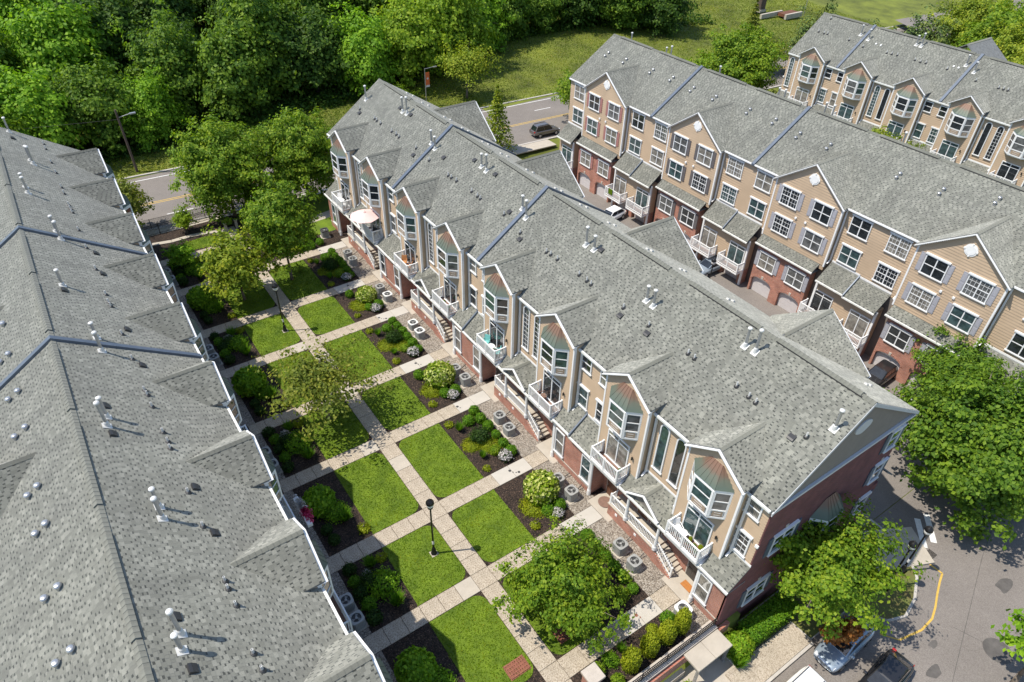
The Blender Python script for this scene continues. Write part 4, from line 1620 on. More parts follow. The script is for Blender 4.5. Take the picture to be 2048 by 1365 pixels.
        MB().box(D(0.3), D(0.75), ya, yc, Z_LOT, 0.0).build("garage_recess_wall", "brick", root)
        MB().box(D(0.3), D(1.2), ya, yc, 0.0, 3.7).build("slider_wall", "siding", root)
        b = MB()
        siding(b, lambda d: D(1.2 + d), ya, yc, 0.0, 3.6, step=0.25)
        b.build("siding", "siding", root)["kind"] = "stuff"
        if full:
            ym = mid + 0.3
            pent(H, D, ya + 0.0, ym, 1.75, 3.62, 0, 5.05, planes)
            pent(H, D, ym, yc, 1.75, 3.78, 0, 5.2, planes)
            q = MB().prism([(D(1.86), ym - 0.06, 3.5), (D(0), ym - 0.06, 5.0), (D(0), ym - 0.06, 5.3), (D(1.86), ym - 0.06, 3.8)], (0, 0.1, 0))
            q.build("step_flashing", "bluegray_metal", root)
        else:
            pent(H, D, ya, yc, 1.75, 3.62, 0, 5.05, planes)
        for q in (-1, 1):
            y = mid + q * 1.95 + 0.3
            if ya + 0.9 < y < yc - 0.9:
                window(root, "slider", D(1.22), y, 0.12, rot, rnd.choice(["glass_teal", "glass_curtain", "glass_dark"]))
                balcony(root, "balcony_rear", D(1.22), y, rot, bals=True)
                gd = MB()
                for i_ in range(4):
                    gd.box(D(0.75), D(0.80), y - 1.2, y + 1.2, Z_LOT + 0.02 + i_ * 0.43, Z_LOT + 0.43 + i_ * 0.43)
                gd.build("garage_door", "garage_door", root)
        for y in (ya + 0.2, mid, yc - 0.2):
            MB().box(D(0.75), D(1.2), y - 0.25, y + 0.25, Z_LOT, 0.0).build("garage_pier", "brick", root)
        for y in (ya, yc):
            if y0 < y < y1:
                MB().box(D(1.2), D(1.38), y - 0.1, y + 0.1, Z_LOT, 3.55).build("downspout", "white", root)


def body(H, xa, xb, y0, y1, zl, lo_xa=None, lo_xb=None):
    b = MB().box(xa, xb, y0 + 0.02, y1 - 0.02, 4.0, 10.55)
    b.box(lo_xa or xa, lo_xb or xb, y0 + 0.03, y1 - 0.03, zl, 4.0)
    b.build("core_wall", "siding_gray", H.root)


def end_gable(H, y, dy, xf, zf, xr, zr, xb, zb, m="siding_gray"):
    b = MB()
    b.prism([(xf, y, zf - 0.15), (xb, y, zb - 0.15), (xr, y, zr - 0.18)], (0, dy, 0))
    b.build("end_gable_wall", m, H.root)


# ================================================================== the four rows
UN = [10.3, 24.75, 39.2, 53.65]
ZR = 15.0


def make_row(label, xf, xr, xb, y0, y1, s, zf=10.5, zb=10.6):
    H = House()
    H.root = wthing("townhouse_row", label, "townhouse", ((xf + xb) / 2, (y0 + y1) / 2, 0 if s else 0), "rows of townhouses")
    return H


# middle row
M_flue = [(28.86, 67.56), (29.78, 61.09), (29.85, 60.33), (29.03, 54.12), (28.85, 53.15), (29.73, 46.71), (29.67, 45.87), (28.98, 39.6), (28.63, 38.61), (29.41, 32.29), (29.44, 31.44), (28.81, 25.26), (28.78, 24.59), (29.8, 18.03), (29.84, 17.32), (29.02, 11.15)]
M_stub = [(27.88, 67.12), (27.96, 63.84), (27.94, 63.31), (27.93, 62.42), (27.95, 60.07), (27.97, 59.14), (27.94, 58.54), (28.04, 55.31), (27.89, 52.58), (27.82, 49.11), (27.83, 48.6), (27.86, 47.79), (27.91, 45.4), (27.88, 44.45), (27.86, 43.99), (27.95, 40.63), (27.63, 37.93), (27.66, 34.59), (27.69, 34.12), (27.7, 33.32), (27.75, 30.86), (27.73, 29.99), (27.7, 29.5), (27.75, 26.2), (27.8, 23.82), (27.85, 20.41), (27.84, 19.88), (27.98, 16.71), (27.92, 15.74), (27.89, 15.22), (28.01, 11.91)]
M_box = [(29.93, 61.81), (29.94, 59.66), (27.6, 66.65), (27.5, 54.86), (28.7, 51.31), (29.83, 47.94), (29.83, 44.7), (28.31, 40.39), (27.3, 37.49), (29.67, 30.93), (27.3, 25.95), (27.4, 23.51), (27.6, 12.45)]
M_back = [(33.3, 66.9), (34.0, 66.9), (33.3, 63.6), (34.0, 63.6), (33.3, 59.1), (34.0, 59.1), (33.4, 55.9), (34.1, 55.9), (33.17, 51.9), (33.82, 51.9), (33.2, 48.9), (33.9, 48.9), (33.4, 45.2), (34.1, 45.2), (33.3, 41.0), (34.0, 41.0), (33.2, 37.6), (33.9, 37.6), (33.2, 34.2), (33.9, 34.2), (32.6, 29.35), (33.1, 29.35), (33.12, 26.5), (33.6, 26.5), (33.4, 22.4), (34.0, 22.4), (34.9, 12.8), (35.5, 12.8)]
ME = (24.6, 10.5, 31.0, ZR, 38.0, 10.6)
HM = make_row("middle grey roofed townhouse row with brick end wall facing the parking lot", 24.6, 31.0, 38.0, 10.7, 68.4, -1)
plM = []
front_face(HM, 24.75, -1, 10.68, 68.4, 14.1, list(range(8)), plM, 27.9, zbase=-1.75)
rear_face(HM, 37.35, 1, 10.9, 68.4, 17.85, [0, 1, 2, 3], plM, 33.2, detail=False)
main_roof(HM, *ME, 10.5, 68.6, -1, UN, singles=300, gab_planes=plM)
body(HM, 24.76, 37.35, 10.7, 68.4, -1.75)
for y in (39.2, 53.65):
    parapet(HM, y, *ME)
roof_things(HM, M_flue, M_stub, M_box, white=M_back)
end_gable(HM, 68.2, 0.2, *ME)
# brick end wall towards the lot
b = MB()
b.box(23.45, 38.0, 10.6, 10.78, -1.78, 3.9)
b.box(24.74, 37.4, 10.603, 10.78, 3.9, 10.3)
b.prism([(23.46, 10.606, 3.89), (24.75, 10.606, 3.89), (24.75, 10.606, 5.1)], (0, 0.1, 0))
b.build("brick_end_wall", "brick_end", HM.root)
end_gable(HM, 10.65, 0.12, *ME)
b = MB()
b.box(24.62, 37.9, 10.5, 10.66, 10.22, 10.42)
b.build("band_board", "soffit", HM.root)
b = MB()
for (xe, ze) in ((24.5, 10.42), (38.1, 10.52)):
    b.prism([(xe, 10.47, ze), (31.0, 10.47, ZR - 0.02), (31.0, 10.47, ZR - 0.28), (xe, 10.47, ze - 0.24)], (0, 0.07, 0))
b.build("rake_board", "soffit", HM.root)
b = MB().prism([(31.2 + 0.75 * math.cos(a / 24 * 6.2832), 10.65, 13.0 + 0.45 * math.sin(a / 24 * 6.2832) * (1 + 0.08 * math.cos(a / 24 * 6.2832 * 4))) for a in range(24)], (0, -0.06, 0))
b.build("oval_medallion", "soffit", HM.root)
R90 = math.pi / 2
for (key, x, z, sh) in (("twin", 27.1, 5.35, "bluegray_metal"), ("twin", 26.5, 0.55, "bluegray_metal"), ("dh", 36.4, 8.2, "bluegray_metal"), ("dh", 36.5, 5.1, "bluegray_metal"), ("dh", 36.7, 1.6, "bluegray_metal"), ("twin", 31.0, 0.9, None)):
    window(HM.root, key, x, 10.59, z, R90, "glass_dark", sh)
for (x, z) in ((27.1, 7.2), (26.5, 2.4), (36.4, 10.0), (36.5, 6.95)):
    MB().prism([(x - 0.09, 10.6, z), (x + 0.09, 10.6, z), (x + 0.13, 10.6, z + 0.28), (x - 0.13, 10.6, z + 0.28)], (0, -0.03, 0)).build("keystone", "limestone", HM.root)
o = inst("bay_window", BAY, HM.root, (31.2, 10.6, -4.1), R90)
for pm in PANES:
    inst("pane", pm, o, m="glass_dark")
for pm in PANELS:
    inst("panel", pm, o)
inst("copper_roof", COPPER, o, (0, 0, BZ1 + 0.03))
b = MB()
slabq(b, [(38.0, 10.4, 5.1), (38.0, 12.5, 5.1), (39.3, 12.5, 4.0), (39.3, 10.4, 4.0)], 0.14)
b.build("pent_roof", "shingle_deck", HM.root)

# left row
L_flue = [(-1.48, 24.5), (-1.44, 25.27), (-2.33, 17.4), (-2.2, 18.15), (-1.46, 38.51), (-1.48, 39.95), (-2.34, 31.31), (-2.23, 32.06), (-2.24, 46.09), (-1.47, 53.25), (-1.58, 54.48), (-1.48, 67.7), (-1.59, 68.42), (-2.45, 60.75), (-2.49, 61.91), (-2.38, 74.6)]
L_stub = [(-0.25, 72.67), (-0.24, 73.94), (-0.25, 69.38), (-0.2, 67.03), (-0.24, 63.8), (-0.24, 62.53), (-0.23, 60.23), (-0.21, 59.54), (-0.19, 58.86), (-0.26, 55.6), (-0.22, 52.66), (-0.19, 49.35), (-0.2, 45.76), (-0.22, 44.67), (-0.18, 44.21), (-0.2, 40.77), (-0.2, 37.98), (-0.22, 34.75), (-0.18, 34.33), (-0.19, 33.22), (-0.17, 30.94), (-0.12, 30.14), (-0.14, 29.59), (-0.15, 26.22), (-0.12, 23.86), (-0.13, 20.48), (-0.14, 20.04), (-0.1, 19.11), (-0.18, 16.66), (-0.11, 15.85)]
L_box = [(-2.3, 73.11), (0.2, 52.06), (0.1, 48.82), (-2.26, 45.41), (0.15, 41.44), (0.15, 37.39), (-2.17, 33.02), (-2.25, 30.66), (0.2, 26.57), (0.2, 23.39), (-2.2, 18.97), (-2.23, 16.52)]
L_dome = [(-5.9, 44.55), (-6.45, 44.55), (-5.94, 41.24), (-6.49, 41.24), (-5.85, 37.4), (-6.43, 37.45), (-5.85, 34.2), (-6.46, 34.24), (-5.86, 29.67), (-6.39, 29.66), (-5.85, 27.11), (-6.37, 27.1), (-5.88, 23.42), (-6.51, 23.47), (-5.88, 20.21), (-6.54, 20.24)]
LE = (3.4, 10.5, -3.55, ZR, -10.5, 10.5)
HL = make_row("left grey roofed townhouse row seen from above, nearest the camera", 3.4, -3.55, -10.5, 10.5, 75.2, 1)
plL = []
front_face(HL, 2.78, 1, 10.4, 75.2, 14.25, list(range(9)), plL, 0.2, fancy=False)
gable_roof(HL, lambda d: -10.0 - d, 0.82, 32.0, 3.85, 13.65, 0.755, -5.4, plL)
gable_roof(HL, lambda d: -10.0 - d, 0.82, 46.5, 3.85, 13.65, 0.755, -5.4, plL)
main_roof(HL, *LE, 5.0, 75.4, 1, [10.3, 24.75, 39.2, 53.65, 61.0], singles=300, gab_planes=plL)
body(HL, 2.77, -10.0, 5.2, 75.2, -0.1)
for y in (39.2, 53.65):
    parapet(HL, y, *LE)
roof_things(HL, L_flue, L_stub, L_box, L_dome)
gl = [14.25 + 7.17 * k for k in range(9)]
for a, c in zip([5.0] + [g_ + 2.1 for g_ in gl], [g_ - 2.1 for g_ in gl] + [75.3]):
    if c - a > 0.6:
        MB().box(3.41, 3.54, a, c, 10.36, 10.5).build("gutter", "gutter", HL.root)
end_gable(HL, 75.0, 0.2, *LE)

# right row
R_white = [(61.09, 66.58), (60.58, 66.62), (61.15, 63.38), (60.61, 63.38), (61.21, 58.78), (60.71, 58.81), (61.27, 55.56), (60.78, 55.61), (61.08, 52.15), (60.56, 52.18), (61.1, 48.9), (60.63, 48.95), (61.19, 44.33), (60.67, 44.31), (61.24, 41.05), (60.71, 41.04), (60.9, 37.77), (60.34, 37.77), (61.0, 34.4), (60.5, 34.4), (60.94, 27.19), (60.53, 27.21), (61.12, 23.34), (60.64, 23.35), (62.1, 19.42), (61.6, 19.43)]
RE = (70.2, 10.5, 63.5, ZR, 56.7, 10.7)
HR = make_row("right townhouse row with big siding gables and garage doors", 56.7, 63.5, 70.2, 9.6, 68.4, -1)
plR = []
rear_face(HR, 57.0, -1, 9.6, 68.4, 17.85, [0, 1, 2, 3], plR, 61.4, shut=["shutter_gray", "shutter_gray", "shutter_dark", "shutter_red"])
main_roof(HR, *RE, 9.4, 68.6, 1, UN, back=True, gab_planes=plR, caps_single=False)
body(HR, 57.01, 69.9, 9.6, 68.4, -1.75)
for y in (39.2, 53.65):
    parapet(HR, y, *RE)
roof_things(HR, [(65.4, 67.3), (65.3, 61.0), (65.3, 60.2), (65.2, 52.4), (65.2, 44.2), (65.3, 43.5), (65.2, 38.5), (65.2, 37.6), (65.3, 30.0)], domes=R_white)
end_gable(HR, 68.2, 0.2, *RE)
MB().box(57.0, 69.9, 68.38, 68.45, -1.7, 10.4).build("end_wall", "siding", HR.root)

# far right row
F_flue = [(95.12, 54.41), (94.83, 53.0), (95.75, 46.99), (95.76, 46.34), (95.05, 39.9), (94.57, 38.5)]
F_stub = [(96.02, 59.98), (94.07, 60.07), (94.05, 59.15), (94.1, 58.64), (94.13, 55.25), (93.83, 52.83), (93.94, 49.45), (93.97, 48.78), (94.02, 48.04), (94.06, 45.64), (94.04, 44.88), (94.08, 44.19), (94.1, 41.43), (93.78, 37.59), (93.72, 34.85), (93.75, 34.31), (93.76, 33.82)]
FE = (90.6, 10.5, 96.6, ZR, 103.5, 10.6)
HF = make_row("far right townhouse row with copper topped bay windows", 90.6, 96.6, 103.5, 24.0, 61.4, -1)
plF = []
front_face(HF, 90.75, -1, 24.0, 61.4, 14.3, [2, 3, 4, 5, 6], plF, 93.9, ground=False, fancy=False)
main_roof(HF, *FE, 23.8, 61.6, -1, [24.75, 39.2, 53.65], back=False, gab_planes=plF, caps_single=False)
gable_roof(HF, lambda d: 103.0 + d, 0.8, 42.0, 3.6, 15.4, 0.7, 98.0, plF)
body(HF, 90.76, 103.0, 24.0, 61.4, -1.75)
for y in (39.2, 53.65):
    parapet(HF, y, *FE)
roof_things(HF, F_flue, F_stub, white=[(94.6, 51.6), (94.6, 50.9), (94.6, 41.0), (94.6, 40.4)])
end_gable(HF, 61.2, 0.2, *FE)
MB().box(90.9, 103, 61.38, 61.45, -1.7, 10.4).build("end_wall", "siding", HF.root)
MB().box(89.4, 90.76, 24.0, 61.4, -1.75, 4.0).build("brick_wall", "brick", HF.root)

# ------------------------------------------------------------------ foliage
def leaves(c, nrm, size, name, m, fold=0.25, aspect=0.36):
    n = len(c)
    a = rng.normal(0, 1, (n, 3))
    nrm = nrm / (np.linalg.norm(nrm, axis=1, keepdims=True) + 1e-9)
    t = np.cross(nrm, a)
    t /= np.linalg.norm(t, axis=1, keepdims=True) + 1e-9
    b_ = np.cross(nrm, t)
    s_ = (size * rng.uniform(0.65, 1.35, n))[:, None]
    V_ = np.stack([c - t * s_ * 0.5, c + b_ * s_ * aspect - nrm * s_ * fold * 0.3, c + t * s_ * 0.5 - nrm * s_ * fold, c - b_ * s_ * aspect - nrm * s_ * fold * 0.3], 1)
    return fastmesh(name, V_.reshape(-1, 3), np.arange(n * 4).reshape(n, 4), m)


def crown_pts(r, R, RZ, ncl, per, cr, base=-0.8, lump=0.28, hollow=0.45, upw=0.55):
    """boughs radiating through an uneven ellipsoid, leaf clumps strung along each; returns leaf centres, normals, clump centres"""
    nb = max(10, ncl // 5)
    i = np.arange(nb * 2)
    zz = 1 - 2 * (i + 0.5) / len(i)
    ph_ = i * 2.39996 + r.uniform(0, 6)
    d = np.stack([np.sqrt(1 - zz ** 2) * np.cos(ph_), np.sqrt(1 - zz ** 2) * np.sin(ph_), zz], 1) + r.normal(0, 0.16, (len(i), 3))
    d /= np.linalg.norm(d, axis=1, keepdims=True)
    d = d[d[:, 2] > base]
    ph = r.uniform(0, 6.28, 6)
    k = 1 + lump * (np.sin(3 * np.arctan2(d[:, 1], d[:, 0]) + ph[0]) * 0.45 + np.sin(5 * d[:, 2] + ph[1]) * 0.3 + r.normal(0, 0.42, len(d)))
    k = np.clip(k, 0.6, 1.35)
    m_ = max(3, int(ncl / len(d) + 0.9))
    t = np.linspace(hollow, 1.0, m_)[None, :] + r.normal(0, 0.04, (len(d), m_))
    C = (d[:, None, :] * (k[:, None] * t)[:, :, None] + r.normal(0, 0.05, (len(d), m_, 3))).reshape(-1, 3) * [R, R, RZ]
    sz = np.tile(np.linspace(1.25, 0.62, m_), len(d))
    wts = sz ** 1.6
    cnt = np.maximum(3, (per * wts / wts.mean())).astype(int)
    idx = np.repeat(np.arange(len(C)), cnt)
    g = r.normal(0, 1, (len(idx), 3))
    off = g * (cr * sz[idx])[:, None] * [1, 1, 0.6]
    P = C[idx] + off
    out = P / np.array([R, R, RZ])
    nr = out * 0.9 + g * 0.5 + r.normal(0, 0.5, P.shape)
    nr[:, 2] = np.abs(nr[:, 2]) * 0.8 + upw
    return P, nr, C


CROWN = {}


def make_crown(key, seed, R, RZ, ncl, per, cr, leaf, m, **kw):
    r = np.random.default_rng(seed)
    P, nr, C = crown_pts(r, R, RZ, ncl, per, cr, **kw)
    CROWN[key] = (leaves(P, nr, leaf, "crown", m), C, R, RZ)


def trunk_mesh(key, hc, r0, seed, m, limbs=12):
    """trunk from 0 to crown centre hc with limbs towards the clumps"""
    r = random.Random(seed)
    _, C, R, RZ = CROWN[key]
    b = MB()
    pts = [Vector((0, 0, -0.2))]
    for i in range(1, 5):
        pts.append(Vector((r.uniform(-0.12, 0.12) * i * 0.5, r.uniform(-0.12, 0.12) * i * 0.5, hc * i / 4)))
    for i in range(4):
        b.tube(pts[i], pts[i + 1], r0 * (1 - 0.17 * i) * (1.35 if i == 0 else 1), r0 * (1 - 0.17 * (i + 1)), 9)
    cc = list(C)
    r.shuffle(cc)
    for c in cc[:limbs]:
        e = Vector(c) * 0.92 + Vector((0, 0, hc))
        f = r.uniform(0.45, 0.95)
        k = min(3, int(f * 4))
        st = pts[k].lerp(pts[k + 1], f * 4 - k)
        mid_ = st.lerp(e, 0.5) + Vector((r.uniform(-.2, .2), r.uniform(-.2, .2), r.uniform(0.0, .35))) * R * 0.25
        b.tube(st, mid_, r0 * 0.42, r0 * 0.26, 6)
        b.tube(mid_, e, r0 * 0.26, r0 * 0.08, 5)
    return b.mesh("trunk", m, True)


TR = {}


def tree(name, key, loc, hc, label, cat="tree", sc=1.0, rot=0.0, r0=0.14, bark="bark", group=None, leafm=None, szc=None):
    t = thing(name, label, cat, loc, group)
    tk = (key, round(hc, 1), r0, bark)
    if tk not in TR:
        TR[tk] = trunk_mesh(key, hc, r0, len(TR), bark)
    tr_ = inst("trunk", TR[tk], t)
    c = inst("crown", CROWN[key][0], t, (0, 0, hc), m=leafm)
    t.rotation_euler = (0, 0, rot)
    t.scale = (sc, sc, szc or sc)
    return t


make_crown("maple", 1, 2.75, 4.0, 170, 100, 0.42, 0.25, "leaf_maple", base=-0.95, hollow=0.4)
make_crown("ash", 2, 2.6, 2.5, 110, 70, 0.42, 0.26, "leaf_yellowish", base=-0.8, hollow=0.35)
make_crown("sparse", 3, 3.2, 2.1, 115, 50, 0.42, 0.19, "leaf_olive", base=-0.6, hollow=0.3, lump=0.4)
make_crown("pear", 4, 3.2, 2.4, 210, 120, 0.36, 0.2, "leaf_maple", base=-0.75, hollow=0.35, lump=0.45)
make_crown("lot", 5, 3.5, 3.6, 200, 125, 0.42, 0.22, "leaf_maple", base=-0.55, hollow=0.35, lump=0.5)
make_crown("grand", 6, 5.4, 5.2, 300, 120, 0.6, 0.30, "leaf_forest", base=-0.85, hollow=0.5, lump=0.3)
make_crown("street", 7, 4.9, 5.4, 280, 120, 0.55, 0.30, "leaf_maple", base=-0.9, hollow=0.5)
make_crown("f1", 8, 5.6, 6.6, 250, 75, 0.85, 0.50, "leaf_forest", base=-0.95, hollow=0.5, lump=0.35)
make_crown("f2", 9, 5.0, 7.5, 230, 75, 0.85, 0.50, "leaf_deep", base=-0.95, hollow=0.5, lump=0.4)
make_crown("f3", 10, 6.2, 5.8, 250, 75, 0.9, 0.50, "leaf_forest", base=-0.9, hollow=0.5, lump=0.3)
make_crown("f4", 11, 5.4, 6.2, 250, 75, 0.85, 0.50, "leaf_bright", base=-0.95, hollow=0.5, lump=0.33)
make_crown("locust", 12, 4.2, 3.6, 110, 55, 0.7, 0.30, "leaf_olive", base=-0.5, hollow=0.25, lump=0.45)
make_crown("small", 13, 1.0, 0.9, 40, 50, 0.22, 0.17, "leaf_lime", base=-0.8)

# conifer crown: whorls of drooping boughs
def make_conifer(key, seed, R, Hh, m, n=9000, leaf=0.3):
    r = np.random.default_rng(seed)
    u = r.uniform(0, 1, n) ** 0.7
    z = (1 - u) * Hh
    tier = np.floor(z / (Hh / 13))
    ang = r.integers(0, 7, n) * 0.9 + tier * 0.6 + r.normal(0, 0.16, n)
    rr = u * R * r.uniform(0.15, 1.05, n)
    P = np.stack([rr * np.cos(ang), rr * np.sin(ang), tier * Hh / 13 + 0.25 * (1 - rr / R) + r.normal(0, 0.09, n) - rr * 0.12], 1)
    nr = r.normal(0, 0.5, P.shape)
    nr[:, 2] += 1
    CROWN[key] = (leaves(P, nr, leaf, "crown", m, aspect=0.2), P[:40] * 0.5, R, Hh / 2)


make_conifer("pine", 20, 3.0, 9.0, "leaf_pine", 3400, 0.42)
make_conifer("spruce", 21, 3.0, 9.0, "leaf_deep", 8000, 0.45)

# courtyard and street trees
tree("maple_tree", "maple", (15.66, 60.3, 0), 6.0, "upright maple standing in a ring of mulch right of the main walk", sc=1.1, r0=0.13, leafm="leaf_maple")
tree("ash_tree", "ash", (10.6, 59.4, 0), 3.5, "low spreading tree left of the main walk, facing the upright maple", sc=1.22, r0=0.11, leafm="leaf_yellowish")
tree("hornbeam_tree", "sparse", (10.9, 39.9, 0), 3.5, "thin leaved olive green tree left of the main walk, in mid courtyard", sc=1.3, r0=0.12)
tree("pear_tree", "pear", (16.4, 16.9, 0), 2.9, "dense leafy tree on the nearest right hand lawn", r0=0.14)
tree("linden_tree", "lot", (29.9, 8.5, -1.7), 5.4, "tree with orange dead leaves over the silver blue car", r0=0.16)
tree("oak_tree", "grand", (47.4, 8.4, -1.7), 6.0, "large dark green tree at the right edge by the crossing", r0=0.26)
tree("oak_tree", "grand", (56.3, 13.2, -1.7), 5.6, "tree at the right edge in front of the right row's last garage", sc=0.72, rot=2.0, r0=0.26, leafm="leaf_forest")
tree("oak_tree", "grand", (63.5, 6.2, -1.7), 7.0, "darker tree cut by the right edge above the big tree", sc=0.8, rot=4.0, r0=0.26, leafm="leaf_deep")
tree("young_tree", "small", (36.6, -1.5, Z_LOT), 2.6, "young tree cut off by the lower right corner", sc=1.9, leafm="leaf_bright", r0=0.08)
tree("linden_tree", "street", (15.0, 76.3, -0.2), 6.3, "broad street tree behind the black fence, left of the two big ones", r0=0.2, leafm="leaf_maple")
tree("linden_tree", "street", (23.6, 75.6, -0.2), 6.6, "broad street tree beside the middle row's far corner", sc=0.93, rot=1.3, r0=0.2)
tree("linden_tree", "ash", (18.5, 72.6, -0.1), 3.4, "low shaded tree below the big street trees", sc=0.95, rot=2.2, leafm="leaf_maple")
tree("linden_tree", "ash", (4.6, 80.0, -0.9), 4.0, "tree half hidden behind the left row's far corner", sc=1.0, rot=0.7, leafm="leaf_olive")
tree("small_tree", "small", (9.4, 75.4, -0.1), 1.7, "small bright lime tree by the black fence", sc=1.05)
tree("small_tree", "small", (7.2, 67.9, 0), 1.5, "bright green tree shrub in the far left bed", sc=1.25, rot=1, leafm="leaf_bright")
tree("locust_tree", "locust", (58.6, 96.4, -0.6), 4.6, "feathery pale tree beyond the street, behind the middle row's roof", r0=0.16, sc=1.05, leafm="leaf_yellowish")
tree("pine_tree", "pine", (51.6, 77.0, -1.0), 1.0, "thin pine beside the street behind the middle row", r0=0.1, sc=0.95, leafm="leaf_yellowish")
tree("locust_tree", "locust", (46.5, 95.6, -0.6), 3.5, "shrubby tree by the orange banner pole", sc=0.6, rot=2.2, leafm="leaf_maple")
tree("linden_tree", "ash", (67.6, 80.2, -1.0), 4.0, "tree at the right row's far corner by the street", sc=1.15, rot=3.3, leafm="leaf_maple")
tree("maple_tree", "grand", (93.5, 71.6, -1.0), 6.0, "round bright tree between the right rows' far ends", sc=1.12, rot=1.0, r0=0.26, leafm="leaf_maple")
tree("maple_tree", "ash", (84.9, 41.5, -1.7), 6.6, "tree top showing over the right row's roof ridge", sc=1.0, rot=0.4, leafm="leaf_yellowish")
tree("maple_tree", "ash", (85.6, 38.0, -1.7), 6.0, "smaller tree top showing over the right row's roof ridge", sc=0.7, rot=2.4, szc=1.0)
for k, (x, y, key, sc, lm, lab) in enumerate([
        (118, 75, "f2", 0.8, "leaf_pine", "dark pine behind the far right roof, leftmost of three"), (124, 68, "f1", 0.75, "leaf_pine", "dark pine behind the far right roof, middle of three"),
        (131, 63, "f2", 0.8, "leaf_pine", "dark pine behind the far right roof, rightmost of three"), (116, 88, "pine", 1.1, "leaf_olive", "pale pine left of the far right roof's end"),
        (112, 80, "locust", 0.9, "leaf_olive", "loose pale tree at the far right row's end")]):
    tree("pine_tree" if key != "locust" else "locust_tree", key, (x, y, -1), (0.6 if key == "pine" else 5.5) if key != "locust" else 4, lab, sc=sc, rot=k, leafm=lm)
for k, (x, y, sc, lm, lab) in enumerate([(128, 46, 1.25, "leaf_yellowish", "broad tree behind the far right roof, nearest the right edge"), (137, 52, 1.3, "leaf_maple", "broad tree behind the far right roof, under the top right corner"),
                                         (146, 62, 1.2, "leaf_yellowish", "broad tree in the top right corner"), (112, 36, 1.0, "leaf_maple", "tree just behind the far right roof ridge, at the right edge"), (140, 40, 1.2, "leaf_yellowish", "tall tree cut by the right edge behind the far right roof"),
                                         (118, 50, 0.85, "leaf_lime", "light green tree pressed against the far right roof ridge"), (156, 50, 1.2, "leaf_maple", "farthest broad tree at the right edge")]):
    tree("oak_tree", "grand", (x, y, -1), 6.2, lab, sc=sc, rot=k * 1.3, r0=0.26, leafm=lm)

# the wood beyond the street
FRONT = [(-9, 97.5, "f1", 1.0, None), (-1, 103.5, "f4", .95, "leaf_bright"), (6.5, 105.5, "f3", .9, "leaf_forest"), (12.5, 104, "f4", .7, None), (18, 109.5, "f2", .95, "leaf_forest"), (25.5, 106.5, "f1", 1.0, "leaf_forest"),
         (31.5, 111.5, "f2", 1.2, "leaf_forest"), (38.5, 109, "f3", 1.0, "leaf_deep"), (45.5, 106, "f4", .92, "leaf_bright"), (54, 107.5, "f3", 1.05, "leaf_lime"), (62.5, 109, "f4", 1.1, "leaf_lime"),
         (71, 114.5, "f1", 1.0, "leaf_bright"), (79.5, 117, "f2", .9, "leaf_forest"), (88, 118.5, "f3", .8, "leaf_forest"), (97, 117, "f2", 1.0, "leaf_deep"), (105, 112.5, "f1", 1.0, "leaf_forest"), (112, 107, "f2", .95, "leaf_deep")]
for k, (x, y, key, sc, lm) in enumerate(FRONT):
    z = ground_h(x, y)
    tree("forest_tree", key, (x, y, z), 6.2, "front tree of the wood beyond the street, %s" % ("leftmost" if k == 0 else ("rightmost" if k == len(FRONT) - 1 else "%s from the left" % (ORD[k] if k < 16 else "sixteenth"))),
         sc=sc, rot=k * 1.7, r0=0.25, group="front trees of the wood", leafm=lm)
pts = []
tries = 0
while tries < 6000 and len(pts) < 120:
    tries += 1
    x, y = rnd.uniform(-60, 165), rnd.uniform(106, 215)
    edge = np.interp(x, [-60, 0, 40, 70, 100, 115, 165], [112, 117, 121, 126, 127, 118, 140])
    if y < edge:
        continue
    ok, _ = seen(np.array([[x, y, 9.0]]))
    ok2, _ = seen(np.array([[x, y, 16.0]]))
    ok3, _ = seen(np.array([[x, y, 1.0]]))
    if not (ok[0] or ok3[0]):
        continue
    if 122 < x < 160 and y < 150:
        continue
    if any((x - a) ** 2 + (y - c) ** 2 < 64 for a, c in pts):
        continue
    pts.append((x, y))
    z = ground_h(x, y)
    tree("forest_tree", rnd.choice(["f1", "f2", "f3", "f4", "f2"]), (x, y, z), 6.4, "tall tree deep in the wood behind the front trees", sc=rnd.uniform(0.85, 1.25), rot=rnd.uniform(0, 6), r0=0.25,
         group="trees deep in the wood", leafm=rnd.choice(["leaf_forest", "leaf_deep", "leaf_deep", "leaf_deep", "leaf_forest", "leaf_bright"]))
# undergrowth along the wood's edge, and meadow grass
ux, uy = [], []
for _ in range(16000):
    x = rnd.uniform(-20, 125)
    e_ = np.interp(x, [-20, 0, 40, 55, 75, 100, 125], [96, 101, 103, 107, 116, 116, 105])
    ux.append(x)
    uy.append(e_ + abs(rnd.gauss(0, 5)) - 1.0)
uz = np.array([ground_h(x, y) for x, y in zip(ux, uy)]) + np.abs(rng.normal(0, 0.7, len(ux)))
P_ = np.stack([ux, uy, uz], 1)
nr_ = rng.normal(0, 0.6, P_.shape)
nr_[:, 2] += 0.8
tag(link("undergrowth", leaves(P_, nr_, 0.5, "undergrowth", "leaf_deep")), "dark leafy undergrowth along the edge of the wood", "undergrowth", kind="stuff")
fl = MB()
fl.poly([(-60, 104, 0), (0, 109, 0), (40, 112, 0), (75, 119, 0), (105, 118, 0), (120, 107, 0), (165, 140, 0), (165, 260, 0), (-60, 260, 0)])
hx, hy = [], []
for _ in range(130000):
    x = rnd.uniform(-5, 160)
    y = road_y(x) + 8.8 + abs(rnd.uniform(0, 34 if x > 60 else 18))
    ok = True
    hx.append(x)
    hy.append(y)
hx, hy = np.array(hx), np.array(hy)
hz = np.array([ground_h(x, y) for x, y in zip(hx, hy)]) - 0.02
